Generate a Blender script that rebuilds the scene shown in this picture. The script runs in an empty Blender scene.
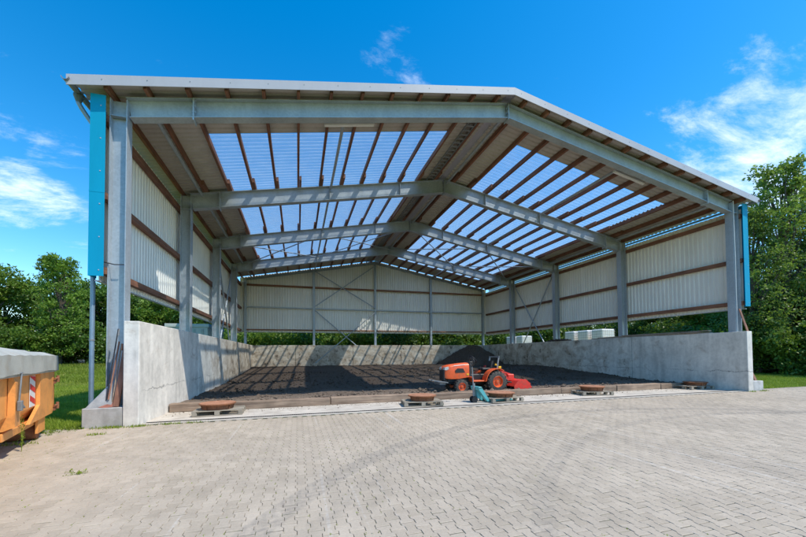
import bpy, math, random
import numpy as np
from mathutils import Vector, Matrix
R = math.radians
random.seed(7); rng = np.random.default_rng(7)
S = bpy.context.scene
COL = S.collection

# ------------------------------------------------------------------ camera, sky, sun, exposure
EYE = 1.6
F, CX, CY, YAW, PITCH, ROLL = 350.34, 402.55, 344.92, .2902, .0263, -.0080
def cam_ray(a, b):
    c, s = math.cos(ROLL), math.sin(ROLL); xr, zz = a*c - b*s, a*s + b*c
    c, s = math.cos(PITCH), math.sin(PITCH); yd, z = c - zz*s, s + zz*c
    c, s = math.cos(YAW), math.sin(YAW)
    return Vector((xr*c + yd*s, -xr*s + yd*c, z))
fwd = cam_ray(0, 0); rt = cam_ray(1, 0) - fwd; up = cam_ray(0, 1) - fwd
cam = bpy.data.cameras.new('camera'); co = bpy.data.objects.new('camera', cam); COL.objects.link(co)
M = Matrix.Identity(4)
for i, v in enumerate((rt, up, -fwd)):
    for j in range(3): M[j][i] = v[j]
M[2][3] = EYE
co.matrix_world = M
cam.sensor_width = 36; cam.sensor_fit = 'HORIZONTAL'; cam.lens = F/806*36
cam.shift_x = (403 - CX)/806; cam.shift_y = (CY - 268.5)/806
cam.clip_end = 3000; cam.clip_start = .05
S.camera = co

SUN = Vector((1, -.84, 1.93)).normalized()
ELEV = math.asin(SUN.z); AZ = math.atan2(SUN.x, SUN.y)
w = bpy.data.worlds.new('World'); S.world = w; w.use_nodes = True
nt = w.node_tree; N = nt.nodes; L = nt.links
for n in list(N): N.remove(n)
out = N.new('ShaderNodeOutputWorld'); bg = N.new('ShaderNodeBackground'); bg.inputs[1].default_value = .15
sky = N.new('ShaderNodeTexSky'); sky.sky_type = 'NISHITA'; sky.sun_disc = False
sky.sun_elevation = ELEV; sky.sun_rotation = AZ; sky.air_density = 1.1; sky.dust_density = .3; sky.ozone_density = 2.5
hs = N.new('ShaderNodeHueSaturation'); hs.inputs['Saturation'].default_value = 1.46; hs.inputs['Hue'].default_value = .496; hs.inputs['Value'].default_value = .80
L.new(sky.outputs[0], hs.inputs['Color'])
tc = N.new('ShaderNodeTexCoord')
# cirrus: project the direction on a high flat layer, stretch, noise
sep = N.new('ShaderNodeSeparateXYZ'); L.new(tc.outputs['Generated'], sep.inputs[0])
def math_(op, a, b=None, clamp=False, tree=nt):
    n = tree.nodes.new('ShaderNodeMath'); n.operation = op; n.use_clamp = clamp
    for i, v in enumerate((a, b)):
        if v is None: continue
        if isinstance(v, (int, float)): n.inputs[i].default_value = v
        else: tree.links.new(v, n.inputs[i])
    return n.outputs[0]
zc = math_('ADD', math_('MAXIMUM', sep.outputs[2], 0.0), .22)
px = math_('DIVIDE', sep.outputs[0], zc); py = math_('DIVIDE', sep.outputs[1], zc)
cmb = N.new('ShaderNodeCombineXYZ'); L.new(px, cmb.inputs[0]); L.new(py, cmb.inputs[1])
mp = N.new('ShaderNodeMapping'); mp.inputs['Rotation'].default_value = (0, 0, R(-20)); mp.inputs['Scale'].default_value = (1.0, 1.7, 1)
L.new(cmb.outputs[0], mp.inputs[0])
n1 = N.new('ShaderNodeTexNoise'); n1.inputs['Scale'].default_value = 3.4; n1.inputs['Detail'].default_value = 9; n1.inputs['Roughness'].default_value = .68; n1.inputs['Distortion'].default_value = .25
L.new(mp.outputs[0], n1.inputs['Vector'])
n2 = N.new('ShaderNodeTexNoise'); n2.inputs['Scale'].default_value = .7; n2.inputs['Detail'].default_value = 2
L.new(cmb.outputs[0], n2.inputs['Vector'])
# gatherings of cloud around a few directions of the sky
def pdir(u, v):
    d = cam_ray((u - CX)/F, -(v - CY)/F); d.normalize(); return d
acc = None
for (u, v, rad, amp) in [(5, 185, .10, .17), (45, 198, .09, .15), (85, 214, .08, .13), (398, 15, .10, .15), (400, 50, .09, .13), (425, 80, .09, .14), (370, 55, .07, .12), (700, 118, .12, .13), (790, 85, .20, .18), (800, 175, .20, .20), (650, 150, .1, .1),
                         (700, 170, .12, .13), (770, 140, .16, .12), (-250, 120, .5, .2), (1100, 120, .5, .2)]:
    d = pdir(u, v)
    dp = N.new('ShaderNodeVectorMath'); dp.operation = 'DISTANCE'; dp.inputs[1].default_value = d; L.new(tc.outputs['Generated'], dp.inputs[0])
    m = N.new('ShaderNodeMapRange'); m.interpolation_type = 'SMOOTHSTEP'; m.inputs[1].default_value = 0; m.inputs[2].default_value = rad; m.inputs[3].default_value = amp; m.inputs[4].default_value = 0
    L.new(dp.outputs['Value'], m.inputs[0])
    acc = m.outputs[0] if acc is None else math_('ADD', acc, m.outputs[0])
tot = math_('ADD', math_('ADD', n1.outputs[0], math_('MULTIPLY', math_('SUBTRACT', n2.outputs[0], .5), .15)), math_('MINIMUM', acc, .27))
cr = N.new('ShaderNodeMapRange'); cr.interpolation_type = 'SMOOTHSTEP'
cr.inputs[1].default_value = .63; cr.inputs[2].default_value = 1.02; cr.inputs[3].default_value = 0; cr.inputs[4].default_value = .95
L.new(tot, cr.inputs[0])
mx = N.new('ShaderNodeMix'); mx.data_type = 'RGBA'; L.new(cr.outputs[0], mx.inputs[0]); L.new(hs.outputs[0], mx.inputs[6]); mx.inputs[7].default_value = (4.0, 4.5, 5.0, 1)
L.new(mx.outputs[2], bg.inputs[0]); L.new(bg.outputs[0], out.inputs[0])

sl = bpy.data.lights.new('sun', 'SUN'); sl.energy = 2.2; sl.angle = R(.5); sl.color = (1, .92, .79)
so = bpy.data.objects.new('sun', sl); COL.objects.link(so); so.rotation_euler = SUN.to_track_quat('Z', 'Y').to_euler()
S.view_settings.view_transform = 'Standard'; S.view_settings.look = 'None'; S.view_settings.exposure = 1.04; S.view_settings.gamma = 1
S.render.engine = 'CYCLES'
S.cycles.max_bounces = 9; S.cycles.diffuse_bounces = 5; S.cycles.transparent_max_bounces = 16; S.cycles.glossy_bounces = 3; S.cycles.transmission_bounces = 4
S.cycles.use_denoising = True; S.cycles.caustics_reflective = False; S.cycles.caustics_refractive = False; S.cycles.sample_clamp_indirect = 6

# ------------------------------------------------------------------ materials
def srgb(r, g, b):
    f = lambda c: ((c/255 + .055)/1.055)**2.4 if c/255 > .04045 else c/255/12.92
    return (f(r), f(g), f(b), 1)
class NB:
    """small node builder"""
    def __init__(s, name):
        s.m = bpy.data.materials.new(name); s.m.use_nodes = True; s.t = s.m.node_tree; s.b = s.t.nodes['Principled BSDF']; s.o = s.t.nodes['Material Output']
        s.pos = s.t.nodes.new('ShaderNodeNewGeometry')
    def n(s, k, **kw):
        x = s.t.nodes.new(k)
        for a, v in kw.items(): setattr(x, a, v)
        return x
    def set(s, sock, v):
        if hasattr(v, 'links') or isinstance(v, bpy.types.NodeSocket): s.t.links.new(v, sock)
        else: sock.default_value = v
    def math(s, op, a, b=None, clamp=False):
        x = s.n('ShaderNodeMath', operation=op, use_clamp=clamp); s.set(x.inputs[0], a)
        if b is not None: s.set(x.inputs[1], b)
        return x.outputs[0]
    def vec(s, scale=(1, 1, 1), rot=(0, 0, 0), obj=False):
        x = s.n('ShaderNodeMapping'); x.inputs['Scale'].default_value = scale; x.inputs['Rotation'].default_value = rot
        if obj: tcn = s.n('ShaderNodeTexCoord'); s.t.links.new(tcn.outputs['Object'], x.inputs[0])
        else: s.t.links.new(s.pos.outputs['Position'], x.inputs[0])
        return x.outputs[0]
    def noise(s, sc, det=4, rough=.55, v=None, dist=0):
        x = s.n('ShaderNodeTexNoise'); x.inputs['Scale'].default_value = sc; x.inputs['Detail'].default_value = det; x.inputs['Roughness'].default_value = rough; x.inputs['Distortion'].default_value = dist
        s.t.links.new(v if v is not None else s.pos.outputs['Position'], x.inputs['Vector']); return x.outputs[0]
    def rng(s, v, a, b, c=0., d=1., smooth=False):
        x = s.n('ShaderNodeMapRange'); x.interpolation_type = 'SMOOTHSTEP' if smooth else 'LINEAR'
        s.set(x.inputs[0], v)
        for i, q in enumerate((a, b, c, d)): s.set(x.inputs[i+1], q)
        return x.outputs[0]
    def mix(s, f, a, b, blend='MIX'):
        x = s.n('ShaderNodeMix', data_type='RGBA', blend_type=blend); s.set(x.inputs[0], f); s.set(x.inputs[6], a); s.set(x.inputs[7], b); return x.outputs[2]
    def val(s, col, f):   # multiply colour by a value
        x = s.n('ShaderNodeVectorMath', operation='SCALE'); s.set(x.inputs[0], col if isinstance(col, bpy.types.NodeSocket) else col[:3]); s.set(x.inputs['Scale'], f); return x.outputs[0]
    def bump(s, h, strength=.3, dist=.01):
        x = s.n('ShaderNodeBump'); x.inputs['Strength'].default_value = strength; x.inputs['Distance'].default_value = dist; s.t.links.new(h, x.inputs['Height']); s.t.links.new(x.outputs[0], s.b.inputs['Normal'])
    def sep(s, v=None):
        x = s.n('ShaderNodeSeparateXYZ'); s.t.links.new(v if v is not None else s.pos.outputs['Position'], x.inputs[0]); return x.outputs
def simple(name, col, rough=.6, metal=0, var=.15, sc=3., dirt=None, dirt_amt=.3, bump=.0, obj=False, fine=60):
    b = NB(name); v = b.vec(obj=obj)
    n = b.noise(sc, 5, .6, v); n2 = b.noise(fine, 3, .6, v)
    f = b.math('ADD', b.rng(n, .3, .7, 1 - var, 1 + var), b.rng(n2, .3, .7, -var*.4, var*.4))
    c = b.val(col, f)
    if dirt: c = b.mix(b.rng(b.noise(sc*1.7, 6, .65, v), .5, .72, 0, dirt_amt), c, dirt)
    b.set(b.b.inputs['Base Color'], c); b.set(b.b.inputs['Roughness'], b.rng(n, .3, .7, rough*.85, min(1, rough*1.15))); b.b.inputs['Metallic'].default_value = metal
    if bump: b.bump(n2, bump, .01)
    return b.m

def m_galv(name, col=(.42, .475, .52, 1)):
    b = NB(name); vo = b.n('ShaderNodeTexVoronoi'); vo.inputs['Scale'].default_value = 22; b.t.links.new(b.pos.outputs['Position'], vo.inputs['Vector'])
    sp = b.sep(vo.outputs['Color'])[0]
    st = b.noise(1.6, 6, .65, b.vec((1, 1, .35)))
    f = b.math('ADD', b.rng(sp, 0, 1, .93, 1.06), b.rng(st, .3, .7, -.16, .16))
    c = b.val(col, f)
    c = b.mix(b.rng(b.noise(5, 6, .7), .58, .75, 0, .4), c, (.62, .66, .68, 1))
    b.set(b.b.inputs['Base Color'], c); b.b.inputs['Metallic'].default_value = .35; b.set(b.b.inputs['Roughness'], b.rng(st, .3, .7, .42, .62)); return b.m
GALV = m_galv('galvanised_steel')
GALV_D = m_galv('galvanised_steel_darker', (.41, .455, .495, 1))

def m_wood(name, col, col2, gr=(1, 1, 14), rough=.75, obj=False, patch=.5, ax=1):
    b = NB(name); sc = [12., 12., 12.]; sc[ax] = .7
    v = b.vec(tuple(sc), obj=obj)
    g = b.noise(1.6, 6, .62, v, .4); blot = b.noise(2.1, 4, .6)
    oi = b.n('ShaderNodeObjectInfo')
    c = b.mix(b.rng(g, .35, .68), col, col2)
    c = b.val(c, b.math('MULTIPLY', b.rng(blot, .3, .7, .75, 1.2), b.rng(oi.outputs['Random'], 0, 1, .8, 1.2)))
    b.set(b.b.inputs['Base Color'], c); b.b.inputs['Roughness'].default_value = rough; b.bump(g, .25, .006); return b.m
PURL = m_wood('stained_timber', (.15, .065, .04, 1), (.28, .13, .075, 1))
GIRTW = m_wood('stained_timber_cross', (.20, .085, .045, 1), (.33, .155, .085, 1), ax=0)
BEAMW = m_wood('weathered_beam', (.17, .115, .08, 1), (.35, .255, .18, 1), ax=0)
BOARD = m_wood('old_board', (.24, .19, .15, 1), (.42, .34, .26, 1), obj=True, ax=0)
BOARD_B = m_wood('brown_board', (.20, .09, .06, 1), (.36, .19, .13, 1), obj=True, ax=2)
PALLETW = m_wood('pallet_wood', (.22, .19, .145, 1), (.44, .38, .30, 1), obj=True, ax=0)

def m_sheet(name, col, dirtc, rough=.45, streak=.18):
    b = NB(name); n = b.noise(1.2, 5, .6, b.vec((1.5, 1.5, .4))); n2 = b.noise(9, 5, .65, b.vec((1, 1, .12)))
    c = b.mix(b.rng(n2, .5, .8, 0, streak), col, dirtc); c = b.val(c, b.rng(n, .3, .7, .93, 1.05))
    b.set(b.b.inputs['Base Color'], c); b.b.inputs['Roughness'].default_value = rough; return b.m
CREAM = m_sheet('cream_sheet', (.88, .86, .80, 1), (.46, .42, .34, 1))
BLUE = m_sheet('blue_sheet', (.0, .31, .52, 1), (.0, .27, .45, 1), .6, .25); BLUE.node_tree.nodes['Principled BSDF'].inputs['Specular IOR Level'].default_value = .2
ROOFM = m_sheet('roof_underside', (.52, .49, .44, 1), (.32, .285, .23, 1), .7, .35)
FASC = m_sheet('fascia_metal', (.46, .45, .49, 1), (.42, .41, .42, 1), .4, .25)
GREYPL = simple('grey_gutter', (.10, .13, .14, 1), .5, .2)
PIPE = simple('downpipe_zinc', (.22, .31, .40, 1), .45, .4, .15, 2)

def m_skylight():
    b = NB('clear_corrugated'); m = b.m; t = b.t
    tr = b.n('ShaderNodeBsdfTransparent'); tl = b.n('ShaderNodeBsdfTranslucent'); gl = b.n('ShaderNodeBsdfGlossy'); df = b.n('ShaderNodeBsdfDiffuse')
    tr.inputs[0].default_value = (.86, .92, .97, 1); tl.inputs[0].default_value = (.86, .9, .95, 1); df.inputs[0].default_value = (.8, .85, .9, 1); gl.inputs['Roughness'].default_value = .15
    # the sloping flanks of each wave are seen more edge-on and hold more haze than the flats
    lw = b.n('ShaderNodeLayerWeight'); lw.inputs[0].default_value = .45
    nrm = b.sep(b.pos.outputs['True Normal'])
    flank = b.rng(b.math('ABSOLUTE', nrm[1]), .1, .5, 0, 1)
    dust = b.rng(b.noise(2.2, 5, .6), .35, .7, 0, .07)
    f = b.math('ADD', b.math('ADD', b.math('MULTIPLY', flank, .52), .03), dust)
    f = b.math('ADD', f, b.math('MULTIPLY', lw.outputs['Facing'], .10), True)
    m1 = b.n('ShaderNodeMixShader'); m1.inputs[0].default_value = .3; t.links.new(tl.outputs[0], m1.inputs[1]); t.links.new(df.outputs[0], m1.inputs[2])
    m2 = b.n('ShaderNodeMixShader'); t.links.new(f, m2.inputs[0]); t.links.new(tr.outputs[0], m2.inputs[1]); t.links.new(m1.outputs[0], m2.inputs[2])
    m3 = b.n('ShaderNodeMixShader'); m3.inputs[0].default_value = .05; t.links.new(m2.outputs[0], m3.inputs[1]); t.links.new(gl.outputs[0], m3.inputs[2])
    t.links.new(m3.outputs[0], b.o.inputs[0]); t.nodes.remove(b.b)
    return m
SKYL = m_skylight()

def m_concrete(name, inner=0, base=(.74, .70, .635, 1)):
    b = NB(name); P = b.sep()
    n = b.noise(1.1, 6, .6); n2 = b.noise(7, 5, .65); st = b.noise(2.6, 5, .6, b.vec((1.3, 1.3, .18))); pore = b.noise(38, 3, .7)
    f = b.math('ADD', b.rng(n, .3, .7, .80, 1.12), b.rng(n2, .3, .7, -.10, .10)); f = b.math('ADD', f, b.rng(st, .35, .7, .08, -.20))
    c = b.val(base, f)
    c = b.mix(b.rng(pore, .68, .76, 0, .45), c, (.16, .15, .14, 1))
    # shutter seams and a thin horizontal crack
    if inner:
        wob = b.math('ADD', P[2], b.math('MULTIPLY', b.math('SUBTRACT', b.noise(2.3, 6, .75), .5), .42))
        crack = b.rng(b.math('ABSOLUTE', b.math('SUBTRACT', wob, .78)), .004, .022, .65, 0)
        crack = b.math('MULTIPLY', crack, b.rng(b.noise(.9, 3), .44, .56))
        c = b.mix(crack, c, (.09, .08, .075, 1))
        # soil smeared on the bay side, more of it towards the back
        h = b.rng(P[2], 2.35, .35, 0, 1); far = b.rng(P[1], 12.5, 21, 0, 1)
        sm = b.noise(1.5, 8, .72, b.vec((1, 1, 1.2)), .5)
        k = b.math('ADD', sm, b.math('MULTIPLY', b.math('ADD', b.math('MULTIPLY', h, .5), .5), b.rng(far, 0, 1, -.10, .20)))
        c = b.mix(b.rng(far, .5, 1, 0, .6), c, (.78, .68, .53, 1)); c = b.mix(b.rng(k, .50, .72, 0, .72), c, (.30, .205, .125, 1))
        c = b.mix(b.rng(b.math('ADD', b.noise(4.2, 8, .75, b.vec((1, 1, .6)), .3), b.rng(k, .4, .8, -.1, .12)), .61, .68, 0, .9), c, (.05, .038, .03, 1))
    else:
        c = b.mix(b.rng(b.math('ADD', b.noise(2.2, 7, .7), b.rng(P[2], .0, 2.4, .06, -.03)), .52, .66, 0, .5), c, (.25, .24, .21, 1))
    b.set(b.b.inputs['Base Color'], c); b.b.inputs['Roughness'].default_value = .9; b.bump(b.math('ADD', n2, b.math('MULTIPLY', pore, .5)), .25, .01); return b.m
CONC = m_concrete('concrete_bay_wall', 1); CONC_E = m_concrete('concrete_fair', 0, (.52, .515, .50, 1))
APRON = simple('apron_concrete', (.54, .49, .42, 1), .9, 0, .16, 1.5, (.24, .19, .14, 1), .5, .2)

def m_soil():
    b = NB('compost_soil'); P = b.sep()
    n = b.noise(18, 8, .75); n2 = b.noise(1.0, 5, .6); n3 = b.noise(60, 4, .7)
    c = b.mix(b.rng(n, .35, .7), (.045, .030, .020, 1), (.17, .115, .078, 1)); 
    dry_lit = b.math('MULTIPLY', b.rng(b.math('ADD', P[1], b.math('MULTIPLY', n2, .8)), 15.2, 12.6, 0, .8), 1)  # paler front strip: dry soil, with its sunlight also painted into the colour
    c = b.mix(dry_lit, c, b.mix(b.rng(n, .3, .7), (.17, .13, .10, 1), (.42, .33, .25, 1)))
    c = b.mix(b.rng(b.noise(.45, 5, .7, None, .6), .5, .62, 0, .4), c, (.135, .10, .077, 1))
    c = b.mix(b.rng(n3, .66, .74, 0, .5), c, (.3, .23, .17, 1))
    b.set(b.b.inputs['Base Color'], c); b.b.inputs['Roughness'].default_value = 1; b.bump(b.math('ADD', n, n3), .9, .05); return b.m
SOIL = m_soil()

def m_paver(name, stuff):
    b = NB(name); P = b.sep()
    if stuff: r = b.pos.outputs['Random Per Island']
    else: r = b.n('ShaderNodeObjectInfo').outputs['Random']
    n = b.noise(.45, 5, .6); n2 = b.noise(45, 4, .7); n3 = b.noise(3.5, 6, .65)
    c = b.mix(r, (.405, .335, .25, 1), (.485, .405, .31, 1))
    c = b.mix(b.rng(b.noise(.2, 4, .6), .42, .62, 0, .7), c, (.42, .35, .27, 1))
    f = b.math('ADD', b.rng(n, .3, .7, .86, 1.12), b.math('ADD', b.rng(n2, .3, .7, -.10, .10), b.rng(n3, .3, .7, -.09, .09)))
    c = b.val(c, f)
    # pale scrape lines left by machinery driving in and out
    for (sc, rot, lo, hi, amp) in (((5.5, .16, 1), 0, .64, .69, .42), ((4.2, .12, 1), R(22), .67, .71, .3), ((4.8, .13, 1), R(-30), .68, .72, .3)):
        s_ = b.noise(1.0, 3, .55, b.vec(sc, (0, 0, rot))); br = b.noise(14, 4, .7)
        c = b.mix(b.math('MULTIPLY', b.rng(s_, lo, hi, 0, amp), b.rng(br, .38, .6)), c, (.62, .60, .56, 1))
    # dark tyre arcs
    for (cx_, cy_, rad, wd, amp) in ARCS:
        dx = b.math('SUBTRACT', P[0], cx_); dy = b.math('SUBTRACT', P[1], cy_)
        d = b.math('SQRT', b.math('ADD', b.math('MULTIPLY', dx, dx), b.math('MULTIPLY', dy, dy)))
        e = b.math('ABSOLUTE', b.math('SUBTRACT', d, rad))
        ang = b.math('ARCTAN2', dy, dx); tread = b.rng(b.math('SINE', b.math('ADD', b.math('MULTIPLY', ang, rad*42.), b.math('MULTIPLY', e, 60.))), -.6, .6, .55, 1)
        msk = b.math('MULTIPLY', b.rng(e, wd*.75, wd, amp, 0, True), b.math('MULTIPLY', tread, b.rng(b.noise(9, 6, .75), .36, .60, .1, 1)))
        c = b.mix(msk, c, (.19, .17, .15, 1))
    # moss and dirt settle in spots
    c = b.mix(b.rng(b.noise(7, 6, .75), .66, .78, 0, .5), c, (.24, .21, .175, 1))
    b.set(b.b.inputs['Base Color'], c); b.b.inputs['Roughness'].default_value = .88; b.bump(n2, .35, .004); return b.m
ARCS = [(7.2, -.9, 8.75, .18, .55), (7.2, -.9, 8.25, .12, .22), (9.4, -2.6, 9.0, .13, .36), (13.5, 15.0, 9.2, .16, .25), (2.0, 16.0, 10.5, .1, .2)]
PAV = m_paver('paver_concrete', False); PAVS = m_paver('paver_concrete_far', True)
def m_joint():
    b = NB('joint_sand'); c = b.mix(b.rng(b.noise(5, 5, .7), .46, .56), (.05, .04, .028, 1), (.065, .09, .02, 1))
    P = b.sep(); c = b.mix(b.rng(b.math('ADD', P[0], b.math('MULTIPLY', b.noise(1.5, 3), 2.)), 3.5, 6.5, 0, 1), c, (.06, .05, .036, 1))
    b.set(b.b.inputs['Base Color'], c); b.b.inputs['Roughness'].default_value = 1; b.bump(b.noise(90, 3), .6, .01); return b.m
JOINT = m_joint()
def m_grass_ground():
    b = NB('meadow'); n = b.noise(.35, 6, .65); n2 = b.noise(9, 6, .7); n3 = b.noise(60, 3, .7)
    c = b.mix(b.rng(n2, .3, .7), (.16, .24, .015, 1), (.28, .36, .04, 1)); c = b.mix(b.rng(n, .44, .66), c, (.30, .29, .08, 1)); c = b.val(c, b.rng(n3, .3, .7, .7, 1.2))
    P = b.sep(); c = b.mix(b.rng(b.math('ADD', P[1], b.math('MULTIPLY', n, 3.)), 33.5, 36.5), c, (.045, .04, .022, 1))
    b.set(b.b.inputs['Base Color'], c); b.b.inputs['Roughness'].default_value = 1; b.bump(n2, .8, .08); return b.m
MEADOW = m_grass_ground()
def m_leaf(name, a, c2, trans=.35):
    b = NB(name); r = b.pos.outputs['Random Per Island']; oi = b.n('ShaderNodeObjectInfo').outputs['Random']
    c = b.mix(r, a, c2); c = b.mix(b.rng(b.noise(.9, 3), .35, .65, 0, .55), c, tuple(x*.55 for x in a[:3]) + (1,)); c = b.val(c, b.rng(oi, 0, 1, .78, 1.25))
    b.set(b.b.inputs['Base Color'], c); b.b.inputs['Roughness'].default_value = .5
    tl = b.n('ShaderNodeBsdfTranslucent'); b.set(tl.inputs[0], b.mix(.5, c, (.22, .33, .03, 1))); ms = b.n('ShaderNodeMixShader'); ms.inputs[0].default_value = trans
    b.t.links.new(b.b.outputs[0], ms.inputs[1]); b.t.links.new(tl.outputs[0], ms.inputs[2]); b.t.links.new(ms.outputs[0], b.o.inputs[0]); return b.m
LEAF_A = m_leaf('leaf_mid', (.105, .21, .02, 1), (.24, .36, .045, 1), .42); LEAF_B = m_leaf('leaf_deep', (.07, .155, .02, 1), (.15, .27, .04, 1)); LEAF_C = m_leaf('leaf_pale', (.12, .215, .04, 1), (.25, .36, .08, 1), .5)
BLADE = m_leaf('grass_blade', (.20, .29, .02, 1), (.38, .46, .06, 1), .4)
BARK = simple('bark', (.10, .08, .06, 1), .9, 0, .3, 5, None, 0, .5)
ORANGE = simple('skip_orange', (.80, .34, .09, 1), .5, 0, .14, 2.6, (.38, .15, .06, 1), .6, .10)
TARP = simple('skip_tarp', (.44, .435, .385, 1), .7, 0, .14, 2.2, (.33, .25, .16, 1), .5, .25)
RUST = simple('rusty_iron', (.28, .115, .055, 1), .85, .1, .3, 9, (.12, .055, .03, 1), .7, .5)
RUST_T = simple('rusty_top', (.42, .20, .115, 1), .85, .05, .22, 9, (.22, .10, .06, 1), .6, .4)
TRED = simple('tractor_orange', (.78, .11, .02, 1), .4, 0, .12, 5, (.26, .12, .07, 1), .65)
TILL = simple('tiller_red', (.72, .04, .025, 1), .45, 0, .14, 6, (.24, .09, .06, 1), .6)
DARK = simple('black_plastic', (.022, .022, .024, 1), .5, 0, .2)
TYRE = simple('tyre_rubber', (.05, .047, .043, 1), .85, 0, .3, 12, (.20, .16, .12, 1), .75, .4)
GREYM = simple('grey_metal', (.26, .27, .28, 1), .5, .3, .2)
TEAL = simple('teal_paint', (.10, .42, .44, 1), .45, 0, .12, 4, (.2, .25, .22, 1), .4)
WHITE = simple('white_plastic', (.78, .78, .76, 1), .4, 0, .05)
IBCW = simple('tank_plastic', (.86, .85, .82, 1), .5, 0, .06, 1.5)
REDP = simple('red_film', (.70, .03, .025, 1), .4, 0, .06); WHT = simple('white_film', (.80, .80, .78, 1), .4, 0, .05)
YEL = simple('amber_plastic', (.85, .48, .02, 1), .4)
GLASS = simple('lamp_glass', (.55, .58, .62, 1), .1, .3, .05)
GREYGR = simple('grey_green_panel', (.47, .52, .49, 1), .6, 0, .1, 2)
COPPER = simple('copper_shovel', (.50, .20, .13, 1), .45, .5, .2, 10)
RUBB = simple('black_strap', (.03, .03, .035, 1), .6)

# ------------------------------------------------------------------ mesh helpers
class MB:
    def __init__(s): s.v = []; s.f = []; s.mi = []; s.sm = []
    def add(s, vs, fs, mi=0, smooth=False):
        o = len(s.v); s.v += [tuple(map(float, p)) for p in vs]
        for f in fs: s.f.append([i + o for i in f]); s.mi.append(mi); s.sm.append(smooth)
        return s
    def box(s, lo, hi, mi=0):
        x0, y0, z0 = lo; x1, y1, z1 = hi
        return s.hexa([(x0, y0, z0), (x1, y0, z0), (x1, y1, z0), (x0, y1, z0), (x0, y0, z1), (x1, y0, z1), (x1, y1, z1), (x0, y1, z1)], mi)
    def hexa(s, p, mi=0):
        return s.add(p, [(0, 3, 2, 1), (4, 5, 6, 7), (0, 1, 5, 4), (1, 2, 6, 5), (2, 3, 7, 6), (3, 0, 4, 7)], mi)
    def bevbox(s, lo, hi, b=.01, mi=0):
        """box with chamfered edges"""
        x = (lo[0], hi[0]); y = (lo[1], hi[1]); z = (lo[2], hi[2]); vs = []; idx = {}
        for i in (0, 1):
            for j in (0, 1):
                for k in (0, 1):
                    sx, sy, sz = (b, -b)[i], (b, -b)[j], (b, -b)[k]
                    idx[i, j, k] = len(vs); vs += [(x[i], y[j]+sy, z[k]+sz), (x[i]+sx, y[j], z[k]+sz), (x[i]+sx, y[j]+sy, z[k])]
        F_ = []
        for i in (0, 1):
            q = [idx[i, 0, 0], idx[i, 1, 0], idx[i, 1, 1], idx[i, 0, 1]]; F_.append(q if i else q[::-1])
            q = [idx[0, i, 0]+1, idx[0, i, 1]+1, idx[1, i, 1]+1, idx[1, i, 0]+1]; F_.append(q if i else q[::-1])
            q = [idx[0, 0, i]+2, idx[1, 0, i]+2, idx[1, 1, i]+2, idx[0, 1, i]+2]; F_.append(q if i else q[::-1])
        for i in (0, 1):
            for j in (0, 1):
                F_.append([idx[i, j, 0], idx[i, j, 1], idx[i, j, 1]+1, idx[i, j, 0]+1]); F_.append([idx[i, 0, j], idx[i, 1, j], idx[i, 1, j]+2, idx[i, 0, j]+2]); F_.append([idx[0, i, j]+1, idx[1, i, j]+1, idx[1, i, j]+2, idx[0, i, j]+2])
                for k in (0, 1): pass
        for i in (0, 1):
            for j in (0, 1):
                for k in (0, 1): a = idx[i, j, k]; F_.append([a, a+1, a+2])
        return s.add(vs, F_, mi)
    def bar(s, p0, p1, a, b, upv=(0, 0, 1), mi=0):
        """rectangular bar from p0 to p1, width a sideways, height b along up"""
        p0 = Vector(p0); p1 = Vector(p1); d = (p1 - p0).normalized(); side = d.cross(Vector(upv)).normalized(); u = side.cross(d).normalized()
        q = [p + side*sx*a/2 + u*sy*b/2 for p in (p0, p1) for sx, sy in ((-1, -1), (1, -1), (1, 1), (-1, 1))]
        return s.hexa([q[0], q[1], q[2], q[3], q[4], q[5], q[6], q[7]], mi)
    def tube(s, pts, r, n=10, mi=0, caps=True):
        pts = [Vector(p) for p in pts]; rs = r if isinstance(r, (list, tuple)) else [r]*len(pts); rings = []; ref = None
        for i, p in enumerate(pts):
            d = ((pts[min(i+1, len(pts)-1)] - pts[max(i-1, 0)])).normalized()
            if ref is None: ref = d.orthogonal().normalized()
            a = (ref - d*ref.dot(d)).normalized(); ref = a; bb = d.cross(a)
            rings.append([p + (a*math.cos(2*math.pi*k/n) + bb*math.sin(2*math.pi*k/n))*rs[i] for k in range(n)])
        vs = [q for rg in rings for q in rg]; fs = []
        for i in range(len(pts)-1):
            for k in range(n): fs.append((i*n+k, i*n+(k+1) % n, (i+1)*n+(k+1) % n, (i+1)*n+k))
        s.add(vs, fs, mi, True)
        if caps: s.add(rings[0], [tuple(range(n))[::-1]], mi); s.add(rings[-1], [tuple(range(n))], mi)
        return s
    def lathe(s, prof, c=(0, 0, 0), n=28, axis='z', mi=0, smooth=False):
        vs = []; m = len(prof)
        for k in range(n):
            a = 2*math.pi*k/n
            for (r, h) in prof:
                x, y, z = r*math.cos(a), r*math.sin(a), h
                if axis == 'y': x, y, z = r*math.cos(a), h, r*math.sin(a)
                if axis == 'x': x, y, z = h, r*math.cos(a), r*math.sin(a)
                vs.append((c[0]+x, c[1]+y, c[2]+z))
        fs = []
        for k in range(n):
            for i in range(m-1):
                a, b = k*m+i, ((k+1) % n)*m+i; fs.append((a, b, b+1, a+1))
        return s.add(vs, fs, mi, smooth)
    def prism(s, poly, lo, hi, axis='y', mi=0):
        """extrude a 2-D polygon (two remaining axes in order) between lo and hi"""
        f = {'y': lambda p, t: (p[0], t, p[1]), 'x': lambda p, t: (t, p[0], p[1]), 'z': lambda p, t: (p[0], p[1], t)}[axis]; n = len(poly)
        return s.add([f(p, lo) for p in poly] + [f(p, hi) for p in poly], [tuple(range(n)), tuple(range(n, 2*n))[::-1]] + [(i, i+n, (i+1) % n+n, (i+1) % n) for i in range(n)], mi)
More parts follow.
